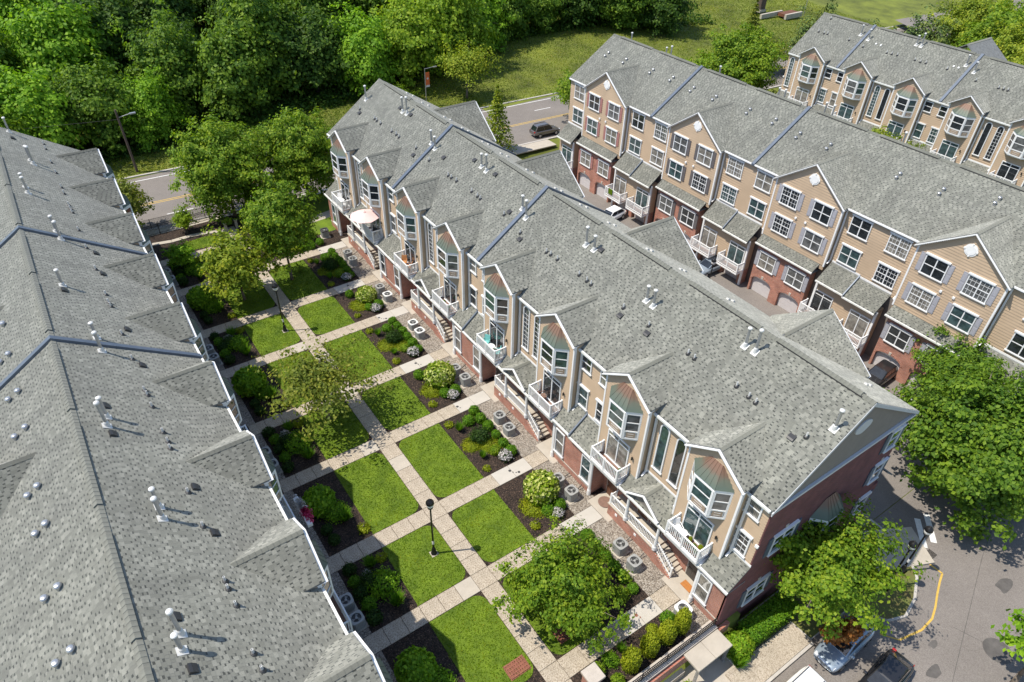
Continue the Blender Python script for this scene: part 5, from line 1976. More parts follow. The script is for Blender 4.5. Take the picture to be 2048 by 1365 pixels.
tag(link("meadow_grass", blades(hx, hy, hz, 0.15, 0.085, "meadow_grass", "hill_grass", 0.6)), "rough yellow green grass on the bank beyond the street", "grass", kind="stuff")
t_ = thing("dead_tree", "bare pale dead trunk standing at the left of the wood", "tree", (-7.5, 128, 1.0))
MB().tube((0, 0, -0.5), (-1.2, 1.0, 13), 0.45, 0.22, 8).tube((-0.6, 0.5, 7), (1.2, 0.6, 9.5), 0.14, 0.04, 6).tube((-0.9, 0.8, 9.5), (-2.6, 0.5, 12), 0.12, 0.03, 6).build("trunk", "bark_pale", t_)

# ------------------------------------------------------------------ shrubs
def shell_pts(r, n, rad, squash=0.9, zmin=-0.6, jit=0.10):
    d = r.normal(0, 1, (n * 2, 3))
    d /= np.linalg.norm(d, axis=1, keepdims=True)
    d = d[d[:, 2] > zmin][:n]
    P = d * rad * (1 + r.normal(0, jit, len(d)))[:, None] * [1, 1, squash]
    return P, d + r.normal(0, 0.45, d.shape)


SH = {}


def shrub_mesh(key, seed, n, rad, leaf, m, squash=0.9, zlift=0.75, jit=0.1, zmin=-0.6):
    r = np.random.default_rng(seed)
    P, d = shell_pts(r, n, rad, squash, zmin, jit)
    P2, d2 = shell_pts(r, n // 2, rad * 0.8, squash, zmin, 0.1)
    P = np.concatenate([P, P2])
    d = np.concatenate([d, d2])
    P[:, 2] += rad * zlift * squash
    SH[key] = leaves(P, d, leaf, "foliage", m)


shrub_mesh("box", 30, 700, 0.40, 0.10, "leaf_box", 0.95, 0.8)
shrub_mesh("boxd", 31, 650, 0.42, 0.11, "leaf_boxdark", 0.9, 0.8, 0.14)
shrub_mesh("gold", 32, 750, 0.48, 0.12, "leaf_lime", 0.85, 0.75, 0.16)
shrub_mesh("hyd", 33, 1500, 1.05, 0.24, "leaf_lime", 0.85, 0.85, 0.10)
shrub_mesh("bloom", 34, 420, 1.12, 0.26, "bloom_lime", 0.85, 0.82, 0.05, zmin=-0.2)
shrub_mesh("cover", 35, 1600, 0.95, 0.10, "leaf_gold", 0.22, 0.3, 0.14, zmin=-0.1)
shrub_mesh("dark", 36, 1300, 0.78, 0.13, "leaf_boxdark", 0.8, 0.75, 0.26)
shrub_mesh("flower", 37, 450, 0.42, 0.11, "leaf_boxdark", 0.8, 0.8, 0.15)
shrub_mesh("flowerb", 38, 330, 0.46, 0.10, "bloom_white", 0.8, 0.8, 0.12, zmin=0.0)
shrub_mesh("dwarf", 39, 500, 0.30, 0.09, "leaf_gold", 0.6, 0.6, 0.2)
shrub_mesh("cedar", 40, 3200, 0.60, 0.13, "leaf_box", 1.75, 0.72, 0.10, zmin=-0.9)
shrub_mesh("under", 41, 1000, 0.85, 0.13, "leaf_bright", 0.55, 0.7, 0.15)
# spiky grass clump
_n = 260
_a = rng.uniform(0, 6.28, _n)
_V = np.zeros((_n, 4, 3))
_l = rng.uniform(0.4, 0.75, _n)
_o = rng.uniform(0.25, 0.75, _n) * _l
for i_, (f_, w_) in enumerate(((0, -1), (0, 1), (1, 0.2), (1, -0.2))):
    _V[:, i_, 0] = np.cos(_a) * (0.05 + _o * f_) - np.sin(_a) * w_ * 0.03
    _V[:, i_, 1] = np.sin(_a) * (0.05 + _o * f_) + np.cos(_a) * w_ * 0.03
    _V[:, i_, 2] = _l * f_
SH["spiky"] = fastmesh("foliage", _V.reshape(-1, 3), np.arange(_n * 4).reshape(_n, 4), "leaf_box")
STEM = MB().tube((0, 0, -0.05), (0, 0, 0.35), 0.05, 0.03, 6).tube((0, 0, 0.2), (0.15, 0.1, 0.5), 0.02, 0.01, 5).tube((0, 0, 0.2), (-0.15, -0.05, 0.5), 0.02, 0.01, 5).mesh("stem", "bark")
WORD = {"box": ("boxwood", "round clipped boxwood"), "boxd": ("boxwood", "dark round shrub"), "gold": ("spirea", "loose yellow green shrub"), "hyd": ("hydrangea", "big hydrangea covered in lime flower heads"),
        "cover": ("ground_cover", "low lime green ground cover"), "dark": ("dwarf_maple", "dark spreading shrub ringed by ground cover"), "flower": ("azalea", "small shrub with whitish flowers"),
        "dwarf": ("dwarf_shrub", "tiny yellowish plant"), "spiky": ("grass_clump", "spiky green grass clump"), "under": ("juniper", "low spreading green shrub"), "cedar": ("arborvitae", "tall bright arborvitae")}


def shrub(kind, x, y, where, sc=1.0, leafm=None, z=0.0):
    nm, lab = WORD[kind]
    t = thing(nm, lab + ", " + where, nm.replace("_", " "), (x, y, z), "courtyard shrubs")
    t.rotation_euler = (0, 0, rnd.uniform(0, 6))
    k = sc * rnd.uniform(0.9, 1.12)
    t.scale = (k * rnd.uniform(0.92, 1.1), k, k * rnd.uniform(0.9, 1.1))
    inst("foliage", SH[kind], t, m=leafm)
    if kind not in ("cover", "spiky"):
        inst("stem", STEM, t)
    if kind == "hyd":
        inst("flower_heads", SH["bloom"], t, m=leafm and "leaf_bright")
    if kind == "flower":
        inst("flowers", SH["flowerb"], t)
    return t


# right hand beds: porch beds (even cells) and window beds (odd cells)
for k, (a, c) in enumerate(edges[:8]):
    if k == 0:
        continue
    wh = "in the %s right bed" % ORD[k - 1]
    if k % 2 == 1:
        ys_ = np.linspace(a + 0.9, c - 0.6, 6)
        for i, y in enumerate(ys_):
            shrub("box", 20.92 + rnd.uniform(-.06, .06), float(y), "%s of its row %s" % (ORD[i], wh), 0.95)
        m_ = (a + c) / 2
        if k > 1:
            shrub("gold", 20.0, a + 1.6, "at the near end " + wh, 0.9)
            shrub("gold", 19.95, c - 1.3, "at the far end " + wh, 0.9, "leaf_box")
            shrub("dark", 19.75, m_ + 0.1, wh, 0.95)
            shrub("cover", 18.95, m_ - 0.1, "left of the dark shrub " + wh, 0.75)
            shrub("cover", 20.1, m_ - 0.95, "near side of the dark shrub " + wh, 0.85)
            shrub("spiky", 18.9, c - 1.6, "by the lawn " + wh, 0.9)
            shrub("spiky", 18.95, a + 1.7, "by the near walk " + wh, 0.8)
            shrub("flower", 20.3, a + 0.65, "by the near walk " + wh, 1.1)
            shrub("dwarf", 18.5, c - 0.7, "in the far corner " + wh)
            shrub("dwarf", 18.6, a + 0.6, "in the near corner " + wh)
        else:
            shrub("gold", 19.9, a + 1.0, "at the near end " + wh, 0.95)
            shrub("dwarf", 18.4, c - 0.7, "at the lawn corner " + wh, 1.5, "leaf_olive")
    else:
        m_ = (a + c) / 2
        shrub("hyd", 20.45, m_ + 0.15, wh, 1.05 if k != 6 else 0.95)
        shrub("cover", 19.45, m_ - 0.35, wh, 0.95)
        shrub("box", 20.0, a + 1.25, "left of the pair " + wh, 1.0)
        shrub("box", 20.95, a + 1.15, "right of the pair " + wh, 1.0)
        shrub("flower", 20.45, a + 0.7, wh, 0.95)
        shrub("dwarf", 18.6, a + 0.8, "in the near corner " + wh)
        if k in (4, 6):
            shrub("box", 19.3, c - 1.0, "at the far end " + wh, 1.05)
wh = "in the farthest right hand bed"
for i, (kd, x, y, sc) in enumerate([("hyd", 19.6, 66.8, 0.8), ("under", 19.2, 65.6, 0.9), ("box", 19.6, 64.9, 1.1), ("box", 20.7, 65.2, 1.05), ("cover", 18.4, 66.0, 0.9)]):
    shrub(kd, x, y, ("near the house " if i == 3 else "") + wh, sc, "leaf_bright" if kd == "hyd" else None)
# left hand beds, mostly in the roof's shade
for k, (a, c) in enumerate(edges):
    wh = "in the %s left bed" % ORD[k]
    m_ = (a + c) / 2
    L_ = c - a
    if k == 0:
        L_, m_ = 2.6, 12.2
    if k % 2 == 1:
        shrub("hyd", 7.0, m_ + 0.7, wh, 1.0, "leaf_bright")
        shrub("under", 7.7, m_ - 0.4, wh, 0.9)
        shrub("spiky", 8.0, m_ - 1.2, wh, 1.1)
        shrub("box", 6.6, a + 1.9, "farther of the pair " + wh, 0.95, "leaf_boxdark")
        shrub("box", 6.7, a + 0.9, "nearer of the pair " + wh, 0.95, "leaf_boxdark")
        shrub("dwarf", 8.75, a + 0.7, "in the near corner " + wh, 1.2)
    else:
        n = 5 if k else 3
        for i in range(n):
            shrub("boxd", 6.5 + rnd.uniform(-.1, .15), m_ - L_ / 2 + 0.7 + (L_ - 1.2) * i / (n - 1), "%s of its row %s" % (ORD[i], wh), 0.95, "leaf_box" if i % 2 else None)
        shrub("under", 7.9, m_ - 0.1, wh, 1.05)
        shrub("dark", 7.3, m_ + 0.5, wh, 0.75)
        shrub("spiky", 7.9, m_ + L_ * 0.33, "at the far end " + wh, 1.15)
        shrub("spiky", 8.1, m_ - L_ * 0.33, "at the near end " + wh, 1.15)
        shrub("flower", 7.4, m_ + L_ * 0.22, wh, 0.8)
        shrub("dwarf", 8.7, c - 0.7, "in the far corner " + wh, 1.1)
# arborvitae behind the low wall at the near end
for i, (x, y, sc, lm) in enumerate([(17.4, 11.7, 1.05, None), (18.9, 11.75, 1.0, None), (20.3, 11.75, 1.0, None), (21.5, 11.7, 0.95, None)]):
    shrub("cedar", x, y, "by the low wall, %s from the pier" % ORD[i], sc, "leaf_gold").scale = (0.82 * sc, 0.78 * sc, rnd.uniform(0.95, 1.15))
for i, (kd, x, y, sc, lm, w_) in enumerate([("box", 15.6, 12.5, 1.1, "leaf_lime", "at the foot of the brick pier"), ("box", 16.2, 11.4, 0.9, "leaf_lime", "between the pier and the arborvitae"), ("spiky", 17.6, 12.75, 0.8, None, "by the nearest right hand walk"),
                                            ("gold", 20.0, 12.6, 0.75, "leaf_gold", "by the nearest right hand walk"), ("gold", 19.2, 12.1, 0.85, "leaf_gold", "behind the arborvitae"), ("box", 21.2, 12.5, 1.15, None, "beside the white air conditioner"), ("under", 16.7, 12.6, 0.5, None, "by the nearest right hand walk")]):
    shrub(kd, x, y, w_, sc, lm)
# hedge and shrubs at the end wall
def hedge(x0, x1, y0, y1, z0, z1, label, m="leaf_box"):
    n = int(((x1 - x0) * (y1 - y0) + 2 * (x1 - x0) * (z1 - z0) + 2 * (y1 - y0) * (z1 - z0)) * 260)
    P = []
    Nn = []
    for _ in range(n):
        f_ = rnd.random()
        p = [rnd.uniform(x0, x1), rnd.uniform(y0, y1), rnd.uniform(z0, z1)]
        nn = [0, 0, 0]
        if f_ < 0.5:
            p[2] = z1
            nn[2] = 1
        elif f_ < 0.75:
            p[1] = y0 if rnd.random() < 0.7 else y1
            nn[1] = -1
        else:
            p[0] = x0 if rnd.random() < 0.5 else x1
            nn[0] = -1
        P.append([q + rnd.gauss(0, 0.06) for q in p])
        Nn.append([q + rnd.gauss(0, 0.5) for q in nn])
    t = wthing("hedge", label, "hedge", ((x0 + x1) / 2, (y0 + y1) / 2, z0))
    link("foliage", leaves(np.array(P), np.array(Nn), 0.13, "foliage", m), t)
    MB().box(x0 + 0.12, x1 - 0.12, y0 + 0.12, y1 - 0.12, z0, z1 - 0.15).build("stems", "leaf_boxdark", t)


hedge(25.2, 29.4, 8.75, 10.1, Z_LOT + 0.1, -0.55, "long clipped hedge under the brick end wall")
shrub("under", 24.2, 9.6, "between the hedge and the concrete canopy", 1.15, "leaf_lime", Z_LOT + 0.1)
shrub("hyd", 24.4, 9.2, "left of the hedge by the brick end wall", 0.75, "leaf_lime", Z_LOT + 0.1)
shrub("spiky", 23.6, 8.6, "at the left end of the pebbled sidewalk", 1.3, None, Z_LOT + 0.1)
shrub("cedar", 19.6, 9.0, "cut by the bottom edge below the canopy", 0.8, "leaf_lime", Z_LOT)
r_ = np.random.default_rng(77)
for k, (x, y) in enumerate([(28.5, 6.2), (29.5, 5.7)]):
    P, nr, C = crown_pts(r_, 0.5, 0.75, 14, 28, 0.16)
    o = link("dead_leaves", leaves(P + np.array([x, y, 1.0]), nr, 0.22, "dead_leaves", "leaf_rust"))
    tag(o, ["cluster of orange dead leaves hanging over the blue car's hood", "cluster of orange dead leaves hanging over the blue car's windscreen"][k], "leaves")
for k, (x, y, kd, lab) in enumerate([(44.0, 71.5, "under", "by the alley mouth, nearest the pine"), (47.5, 72.3, "hyd", "by the alley mouth, in the middle"), (50.5, 72.8, "under", "by the alley mouth, nearest the street")]):
    shrub(kd, x, y, lab, 1.4, "leaf_bright", Z_LOT)

# ------------------------------------------------------------------ air conditioners
_b = MB()
n = 64
prof = []
for (r, z) in ((0.40, 0.0), (0.40, 0.72)):
    for i in range(n):
        t = 2 * math.pi * i / n
        c_, s_ = math.cos(t), math.sin(t)
        q = (1 / (abs(c_) ** 5 + abs(s_) ** 5)) ** 0.2
        rr = r * q * (0.965 if i % 2 else 1.0)
        _b.v.append((rr * c_, rr * s_, z))
for i in range(n):
    j = (i + 1) % n
    _b.f.append((i, j, n + j, n + i))
_b.f.append(tuple(range(n - 1, -1, -1)))
AC_BODY = _b.mesh("cabinet", "ac_gray")


def sqring(b, r0, r1, z0, z1, n=32, round_in=True):
    k = len(b.v)
    for (r, z, rd) in ((r1, z0, 0), (r1, z1, 0), (r0, z1, 1), (r0, z0, 1)):
        for i in range(n):
            t = 2 * math.pi * i / n
            c_, s_ = math.cos(t), math.sin(t)
            q = 1.0 if rd else (1 / (abs(c_) ** 5 + abs(s_) ** 5)) ** 0.2
            b.v.append((r * q * c_, r * q * s_, z))
    for m_ in range(4):
        for i in range(n):
            j = (i + 1) % n
            a, c = k + m_ * n, k + ((m_ + 1) % 4) * n
            b.f.append((a + i, a + j, c + j, c + i))


_b = MB()
sqring(_b, 0.30, 0.415, 0.70, 0.80)
AC_TOP = _b.mesh("top_rim", "ac_gray")
_b = MB().lathe((0, 0, 0.722), [(0.33, 0), (0.33, 0.004)], 24)
AC_HOLE = _b.mesh("fan_well", "ac_dark")
_b = MB().lathe((0, 0, 0.74), [(0.08, 0), (0.08, 0.05), (0.03, 0.06)], 12)
for k in range(3):
    a = k * 2.094
    _b.prism([(0.07 * math.cos(a), 0.07 * math.sin(a), 0.745), (0.27 * math.cos(a - 0.35), 0.27 * math.sin(a - 0.35), 0.735), (0.28 * math.cos(a + 0.35), 0.28 * math.sin(a + 0.35), 0.755), (0.08 * math.cos(a + 0.8), 0.08 * math.sin(a + 0.8), 0.755)], (0, 0, 0.006))
AC_FAN = _b.mesh("fan", "ac_gray")
_b = MB()
for i in range(24):
    t = 2 * math.pi * i / 24
    _b.beam((0.09 * math.cos(t), 0.09 * math.sin(t), 0.80), (0.31 * math.cos(t), 0.31 * math.sin(t), 0.795), 0.008, 0.008)
AC_GRILL = _b.mesh("fan_guard", "ac_dark")
AC_PAD = MB().box(-0.5, 0.5, -0.5, 0.5, -0.03, 0.035).mesh("pad", "concrete")
AC_LINE = MB().tube((0.38, 0.15, 0.2), (0.75, 0.2, 0.12), 0.03, 0.03, 6).tube((0.75, 0.2, 0.12), (1.2, 0.2, 0.35), 0.03, 0.03, 6).mesh("refrigerant_line", "black_plastic")


def ac(x, y, label, rim="ac_gray", sc=1.0, rot=0.0):
    t = thing("air_conditioner", label, "air conditioner", (x, y, 0.03), "air conditioners beside the houses")
    inst("cabinet", AC_BODY, t)
    inst("top_rim", AC_TOP, t, m=rim)
    inst("fan_well", AC_HOLE, t)
    inst("fan", AC_FAN, t)
    inst("fan_guard", AC_GRILL, t)
    inst("pad", AC_PAD, t)
    inst("refrigerant_line", AC_LINE, t)
    t.rotation_euler = (0, 0, rot + rnd.uniform(-0.08, 0.08))
    t.scale = (sc, sc, sc * rnd.uniform(0.92, 1.1))


ac(22.2, 12.3, "white topped air conditioner beside the arborvitae, nearest on the right", "car_white", 1.1)
for u in range(4):
    yp = 17.68 + 14.34 * u
    wu = "the %s porch on the right" % ORD[u]
    ac(22.1, yp + 0.25, "farther grey air conditioner in front of " + wu, "ac_light" if u == 2 else "ac_gray")
    ac(22.0, yp - 1.22, "nearer grey air conditioner in front of " + wu, "ac_light" if u == 2 else "ac_gray")
    if u < 3:
        yw = 24.95 + 14.34 * u
        wu = "by the brick bay past the %s porch on the right" % ORD[u]
        ac(22.1, yw - 0.25, "farther air conditioner " + wu)
        ac(22.15, yw - 1.75, "nearer air conditioner " + wu, "ac_light" if u == 2 else "ac_gray")
ac(21.8, 66.4, "dark air conditioner at the far end of the right hand houses", "ac_dark")
for u in range(4):
    wu = "under the eaves of the left row, %s pair from the near end" % ORD[u]
    ac(5.45, 24.2 + 14.34 * u, "farther air conditioner " + wu, rot=math.pi)
    ac(5.5, 22.8 + 14.34 * u, "nearer air conditioner " + wu, rot=math.pi)

# ------------------------------------------------------------------ lamp posts, poles, fences
def lamp_post(x, y, z, h, label, arms=False):
    t = thing("lamp_post", label, "lamp post", (x, y, z), "lamp posts")
    MB().lathe((0, 0, 0), [(0.2, 0), (0.2, 0.12), (0.16, 0.16), (0.15, 0.45), (0.1, 0.55), (0.11, 0.6), (0.075, 0.7)], 12).build("base", "black_metal", t, True)
    MB().lathe((0, 0, 0.6), [(0.07, 0), (0.055, h - 1.6), (0.05, h - 1.5)], 10).build("post", "black_metal", t, True)
    MB().lathe((0, 0, 0), [(0.075, 1.05), (0.085, 1.1), (0.075, 1.15), (0.078, 1.35), (0.065, 1.4)], 10).build("collar", "pvc", t, True)
    MB().lathe((0, 0, h - 0.92), [(0.05, 0), (0.16, 0.06), (0.19, 0.12), (0.12, 0.16)], 14).build("lantern_base", "black_metal", t, True)
    MB().lathe((0, 0, h - 0.78), [(0.13, 0), (0.22, 0.14), (0.24, 0.34), (0.2, 0.42)], 14).build("globe", "lamp_glass", t, True)
    MB().lathe((0, 0, h - 0.4), [(0.27, 0), (0.25, 0.12), (0.15, 0.26), (0.06, 0.33), (0.03, 0.42)], 14).build("lantern_cap", "black_metal", t, True)
    MB().box(-0.24, 0.24, -0.24, 0.24, -0.05, 0.03).build("footing", "concrete", t)


lamp_post(11.76, 24.58, 0.03, 5.65, "black lamp post in the near left lawn beside the main walk")
lamp_post(12.1, 52.6, 0.03, 5.3, "black lamp post beside the main walk, far from the camera")
lamp_post(36.0, 6.6, Z_LOT + 0.12, 5.2, "black lamp post on the dry strip, left of two")
lamp_post(38.1, 6.7, Z_LOT + 0.12, 5.0, "black lamp post on the dry strip, right of two")
lamp_post(51.8, 37.5, Z_LOT, 4.2, "black lamp post in the alley below the balconies")

t_ = thing("utility_pole", "dark wooden utility pole with street light beyond the street", "utility pole", (8.4, 95.9, -0.9))
MB().tube((0, 0, -0.3), (-0.15, 0, 8.2), 0.17, 0.12, 9).build("pole", "wood_pole", t_)
MB().tube((-0.15, 0, 7.2), (1.4, -0.6, 7.7), 0.04, 0.03, 6).build("arm", "galvanised", t_)
MB().box(1.2, 1.9, -0.85, -0.5, 7.6, 7.75).build("light_head", "galvanised", t_)
MB().tube((-0.15, 0, 7.0), (-14, 2, 7.6), 0.015, 0.015, 5).build("wire", "black_plastic", t_)
for (x, y, z, h, lab) in ((51.3, 96.6, -0.95, 6.0, "banner pole with orange banner behind the middle row's roof"), (148.5, 99.6, 0, 7.5, "banner pole with orange banner in the lawn at the top right")):
    t_ = thing("banner_pole", lab, "banner pole", (x, y, z), "banner poles")
    MB().tube((0, 0, -0.2), (0, 0, h), 0.09, 0.06, 8).build("pole", "galvanised", t_)
    MB().tube((0, 0, h - 0.1), (1.6, -0.3, h + 0.1), 0.04, 0.03, 6).build("arm", "galvanised", t_)
    MB().box(1.3, 1.9, -0.45, -0.2, h + 0.02, h + 0.14).build("light_head", "galvanised", t_)
    MB().box(0.1, 0.75, -0.02, 0.02, h - 2.6, h - 0.7).build("banner", "banner_orange", t_)
    MB().box(0.1, 0.75, -0.024, 0.024, h - 2.9, h - 2.6).build("banner_border", "pvc", t_)
    MB().prism([(0.43 + 0.16 * math.cos(a * math.pi / 4), -0.03, h - 1.6 + 0.16 * math.sin(a * math.pi / 4)) for a in range(8)], (0, 0.06, 0)).build("emblem", "pvc", t_)

PICK = MB().box(-0.014, 0.014, -0.014, 0.014, 0.02, 1.25).prism([(-0.014, -0.014, 1.25), (0.014, -0.014, 1.25), (0.0, 0.0, 1.33)], (0, 0.001, 0)).mesh("picket", "black_metal")
FPOST = MB().box(-0.045, 0.045, -0.045, 0.045, -0.3, 1.4).mesh("post", "black_metal")


def fence(p0, p1, z, label):
    p0, p1 = Vector((*p0, z)), Vector((*p1, z))
    L_ = (p1 - p0).length
    t = thing("metal_fence", label, "fence", tuple(p0))
    d = (p1 - p0).normalized()
    t.rotation_euler = (0, 0, math.atan2(d.y, d.x))
    for zz in (0.12, 1.0, 1.18):
        MB().box(0, L_, -0.02, 0.02, zz, zz + 0.035).build("rail", "black_metal", t)
    k = int(L_ / 2.4)
    for i in range(k + 1):
        inst("post", FPOST, t, (L_ * i / k, 0, 0))
    m_ = int(L_ / 0.13)
    for i in range(1, m_):
        inst("picket", PICK, t, (L_ * i / m_, 0, 0))


fence((4.2, 76.6), (23.2, 77.3), -0.05, "black picket fence at the far end of the courtyard")
fence((39.5, 73.5), (52.5, 74.6), Z_LOT + 0.2, "black picket fence at the alley's far end")
t_ = wthing("chain_link_fence", "black chain link fence between the sidewalk and the street", "fence", (7.0, 79.8, -1))
b = MB()
for i in range(150):
    x = 4.0 + i * 0.075
    for q in (-1, 1):
        b.beam((x, 79.75 - 0.06 * (x - 6), -0.85), (x + q * 0.8, 79.75 - 0.06 * (x - 6 + q * 0.8), 0.35), 0.008, 0.008)
o = b.build("wire_mesh", "black_metal", t_)
o["kind"] = "stuff"
for i in range(5):
    x = 3.6 + i * 2.9
    MB().tube((x, 79.75 - 0.06 * (x - 6), -1), (x, 79.75 - 0.06 * (x - 6), 0.42), 0.035, 0.035, 7).build("post", "black_metal", t_)
MB().tube((3.6, 79.9, 0.38), (15.2, 79.2, 0.38), 0.022, 0.022, 6).build("top_rail", "black_metal", t_)
for k, (x, y) in enumerate([(13.1, 73.2), (14.3, 73.4)]):
    t_ = thing("bollard", "pale square bollard at the head of the main walk, %s" % ("left" if k == 0 else "right"), "bollard", (x, y, 0))
    MB().box(-0.14, 0.14, -0.14, 0.14, 0, 0.95).build("shaft", "concrete_new", t_, bevel=0.02)
    MB().prism([(-0.16, -0.16, 0.95), (0.16, -0.16, 0.95), (0.16, 0.16, 0.95), (-0.16, 0.16, 0.95)], (0, 0, 0.08)).build("cap", "limestone", t_)
b = MB()
pp = [(5.6, 74.6), (7.5, 74.2), (9.4, 74.3), (11.3, 74.0), (12.8, 73.4)]
for a, c in zip(pp[:-1], pp[1:]):
    b.beam((*a, 0.03), (*c, 0.03), 0.55, 0.1)
tag(b.build("edging", "concrete"), "curved concrete edging by the far fence bed", "edging", kind="structure")
sheet("sidewalk", [(18.0, 69.6), (31.0, 71.0), (31.0, 72.4), (18.0, 71.0)], 0.02, "concrete", "pale walk crossing past the middle row's far corner", "sidewalk", th=0.06)
sheet("lawn_strip", [(15.0, 67.2), (23.2, 67.2), (31, 69.2), (31, 76.3), (15.0, 76.3)], 0.008, "lawn", "shaded lawn strip at the middle row's far corner", "lawn")

# ------------------------------------------------------------------ low wall, pier and canopy at the near end
t_ = wthing("retaining_wall", "low brick wall with stone coping closing the courtyard's near end", "wall", (19, 10.85, -1.7))
MB().box(15.2, 23.42, 10.55, 10.95, -1.9, 0.1).build("brick_wall", "brick", t_)
n = 6
for i in range(n):
    MB().box(15.2 + 8.2 * i / n + 0.006, 15.2 + 8.2 * (i + 1) / n - 0.006, 10.45, 11.05, 0.1, 0.24).build("coping_stone", "limestone", t_, bevel=0.015)
t_ = wthing("brick_pier", "square brick pier with pale cap stone at the near end of the main walk", "pier", (14.95, 12.2, 0))
MB().box(14.55, 15.35, 11.8, 12.6, -1.8, 1.0).build("shaft", "brick", t_)
MB().box(14.45, 15.45, 11.7, 12.7, 1.0, 1.2).build("cap_stone", "limestone", t_, bevel=0.02)
t_ = wthing("brick_pier", "lower curved brick cheek wall beside the pier, cut by the bottom edge", "pier", (15.6, 11.2, 0))
MB().box(15.0, 15.3, 10.9, 11.8, -1.8, 0.55).box(15.3, 15.6, 10.95, 11.6, -1.8, 0.4).build("cheek", "brick", t_)
MB().beam((15.15, 11.8, 0.9), (15.5, 10.95, 0.7), 0.05, 0.04).build("rail", "black_metal", t_)
t_ = wthing("wall_railing", "black metal railing on top of the low brick wall", "railing", (19, 10.7, 0.24))
for z in (0.34, 0.62, 0.95):
    MB().box(15.4, 23.4, 10.66, 10.71, z, z + 0.04).build("rail", "black_metal", t_)
for i in range(5):
    x = 15.4 + 7.9 * i / 4
    MB().box(x - 0.03, x + 0.03, 10.655, 10.715, 0.24, 1.05).build("post", "black_metal", t_)
pk = MB().box(-0.011, 0.011, -0.011, 0.011, 0.36, 0.96).mesh("picket", "black_metal")
for i in range(60):
    inst("picket", pk, t_, (15.5 + 7.8 * i / 60, 10.685, 0))
t_ = wthing("entrance_canopy", "flat concrete canopy slab below the railing at the building corner", "canopy", (21.9, 10, -1.7))
MB().box(20.5, 21.9, 9.2, 10.42, -0.02, 0.16).build("slab", "concrete", t_, bevel=0.02)
MB().box(21.92, 23.35, 9.2, 10.42, -0.02, 0.16).build("slab", "concrete", t_, bevel=0.02)
MB().box(20.55, 20.7, 9.25, 9.4, -1.75, -0.02).build("post", "galvanised", t_)
MB().box(23.1, 23.25, 9.25, 9.4, -1.75, -0.02).build("post", "galvanised", t_)
MB().box(15.2, 20.5, 10.0, 10.5, -1.9, -1.2).build("step_wall", "limestone", t_)
b = MB().box(13.2, 24.4, 10.3, 10.55, -1.9, -0.02)
tag(b.build("podium_edge", "brick"), "brick podium edge under the courtyard", "wall", kind="structure")
tag(MB().box(23.7, 24.2, 13.1, 13.9, 0.095, 0.115).build("door_mat", "mat_orange"), "orange door mat at the nearest ground floor door", "mat")
tag(MB().lathe((23.9, 21.5, 0.095), [(0.5, 0), (0.5, 0.02)], 16).build("door_mat", "deck_brown"), "dark round mat at the second ground floor door", "mat")

# ------------------------------------------------------------------ balcony furniture
def pot(x, y, z, r, label, leaf="leaf_box", mm="terracotta"):
    t = thing("potted_plant", label, "plant pot", (x, y, z), "potted plants on the balconies")
    MB().lathe((0, 0, 0), [(r * 0.7, 0), (r, r * 1.5), (r * 1.08, r * 1.5), (r * 1.08, r * 1.7), (r * 0.8, r * 1.7)], 12).build("pot", mm, t)
    inst("foliage", SH["box"], t, (0, 0, r * 1.4), m=leaf, scale=(r * 2.4,) * 3)


def chair(x, y, z, rot, m, label):
    t = thing("patio_chair", label, "chair", (x, y, z), "patio chairs on the balconies")
    t.rotation_euler = (0, 0, rot)
    MB().box(-0.25, 0.25, -0.24, 0.24, 0.38, 0.43).build("seat", m, t)
    b = MB().prism([(0.22, -0.24, 0.42), (0.26, -0.24, 0.42), (0.38, -0.24, 0.92), (0.34, -0.24, 0.92)], (0, 0.48, 0))
    b.build("backrest", m, t)
    for (px, py) in ((-0.22, -0.22), (-0.22, 0.22), (0.22, -0.22), (0.22, 0.22)):
        MB().box(px - 0.02, px + 0.02, py - 0.02, py + 0.02, 0, 0.38).build("leg", m, t)
    for q in (-0.25, 0.25):
        MB().box(-0.24, 0.26, q - 0.02, q + 0.02, 0.6, 0.63).build("armrest", m, t)


def table(x, y, z, r, m, label):
    t = thing("patio_table", label, "table", (x, y, z), "patio tables on the balconies")
    MB().lathe((0, 0, 0.58), [(r, 0), (r, 0.03)], 16).build("top", m, t)
    MB().lathe((0, 0, 0), [(r * 0.6, 0), (r * 0.6, 0.03), (0.03, 0.05), (0.03, 0.58)], 10).build("pedestal", m, t)


ZB = 4.302
gm = [14.1 + 7.17 * k for k in range(8)]
chair(23.55, gm[0] + 0.95, ZB, 1.2, "white", "white chair on the nearest right hand balcony")
table(23.45, gm[0] + 0.45, ZB, 0.28, "white", "small white table on the nearest right hand balcony")
for k, (dx, dy, r) in enumerate([(23.4, -0.1, 0.17), (23.5, -0.45, 0.15), (23.75, -0.75, 0.16), (23.35, -0.75, 0.14), (23.75, 0.05, 0.13)]):
    pot(dx, gm[0] + dy, ZB, r, "potted plant on the nearest right hand balcony, %s from the chair" % ORD[k], "leaf_box" if k % 2 else "leaf_gold", "terracotta" if k % 2 == 0 else "pvc")
for k, (dx, dy, r) in enumerate([(23.4, -0.3, 0.15), (23.3, 0.8, 0.13), (23.7, -0.8, 0.15), (23.35, -0.9, 0.14)]):
    pot(dx, gm[1] + dy, ZB, r, "potted plant on the second right hand balcony, %s of four" % ORD[k], "leaf_gold" if k == 1 else "leaf_box", "terracotta")
chair(23.6, gm[2] + 0.5, ZB, 2.8, "deck_brown", "brown chair on the third right hand balcony")
chair(23.5, gm[3] + 0.8, ZB, 0.6, "teal", "teal chair on the fourth right hand balcony, farther of two")
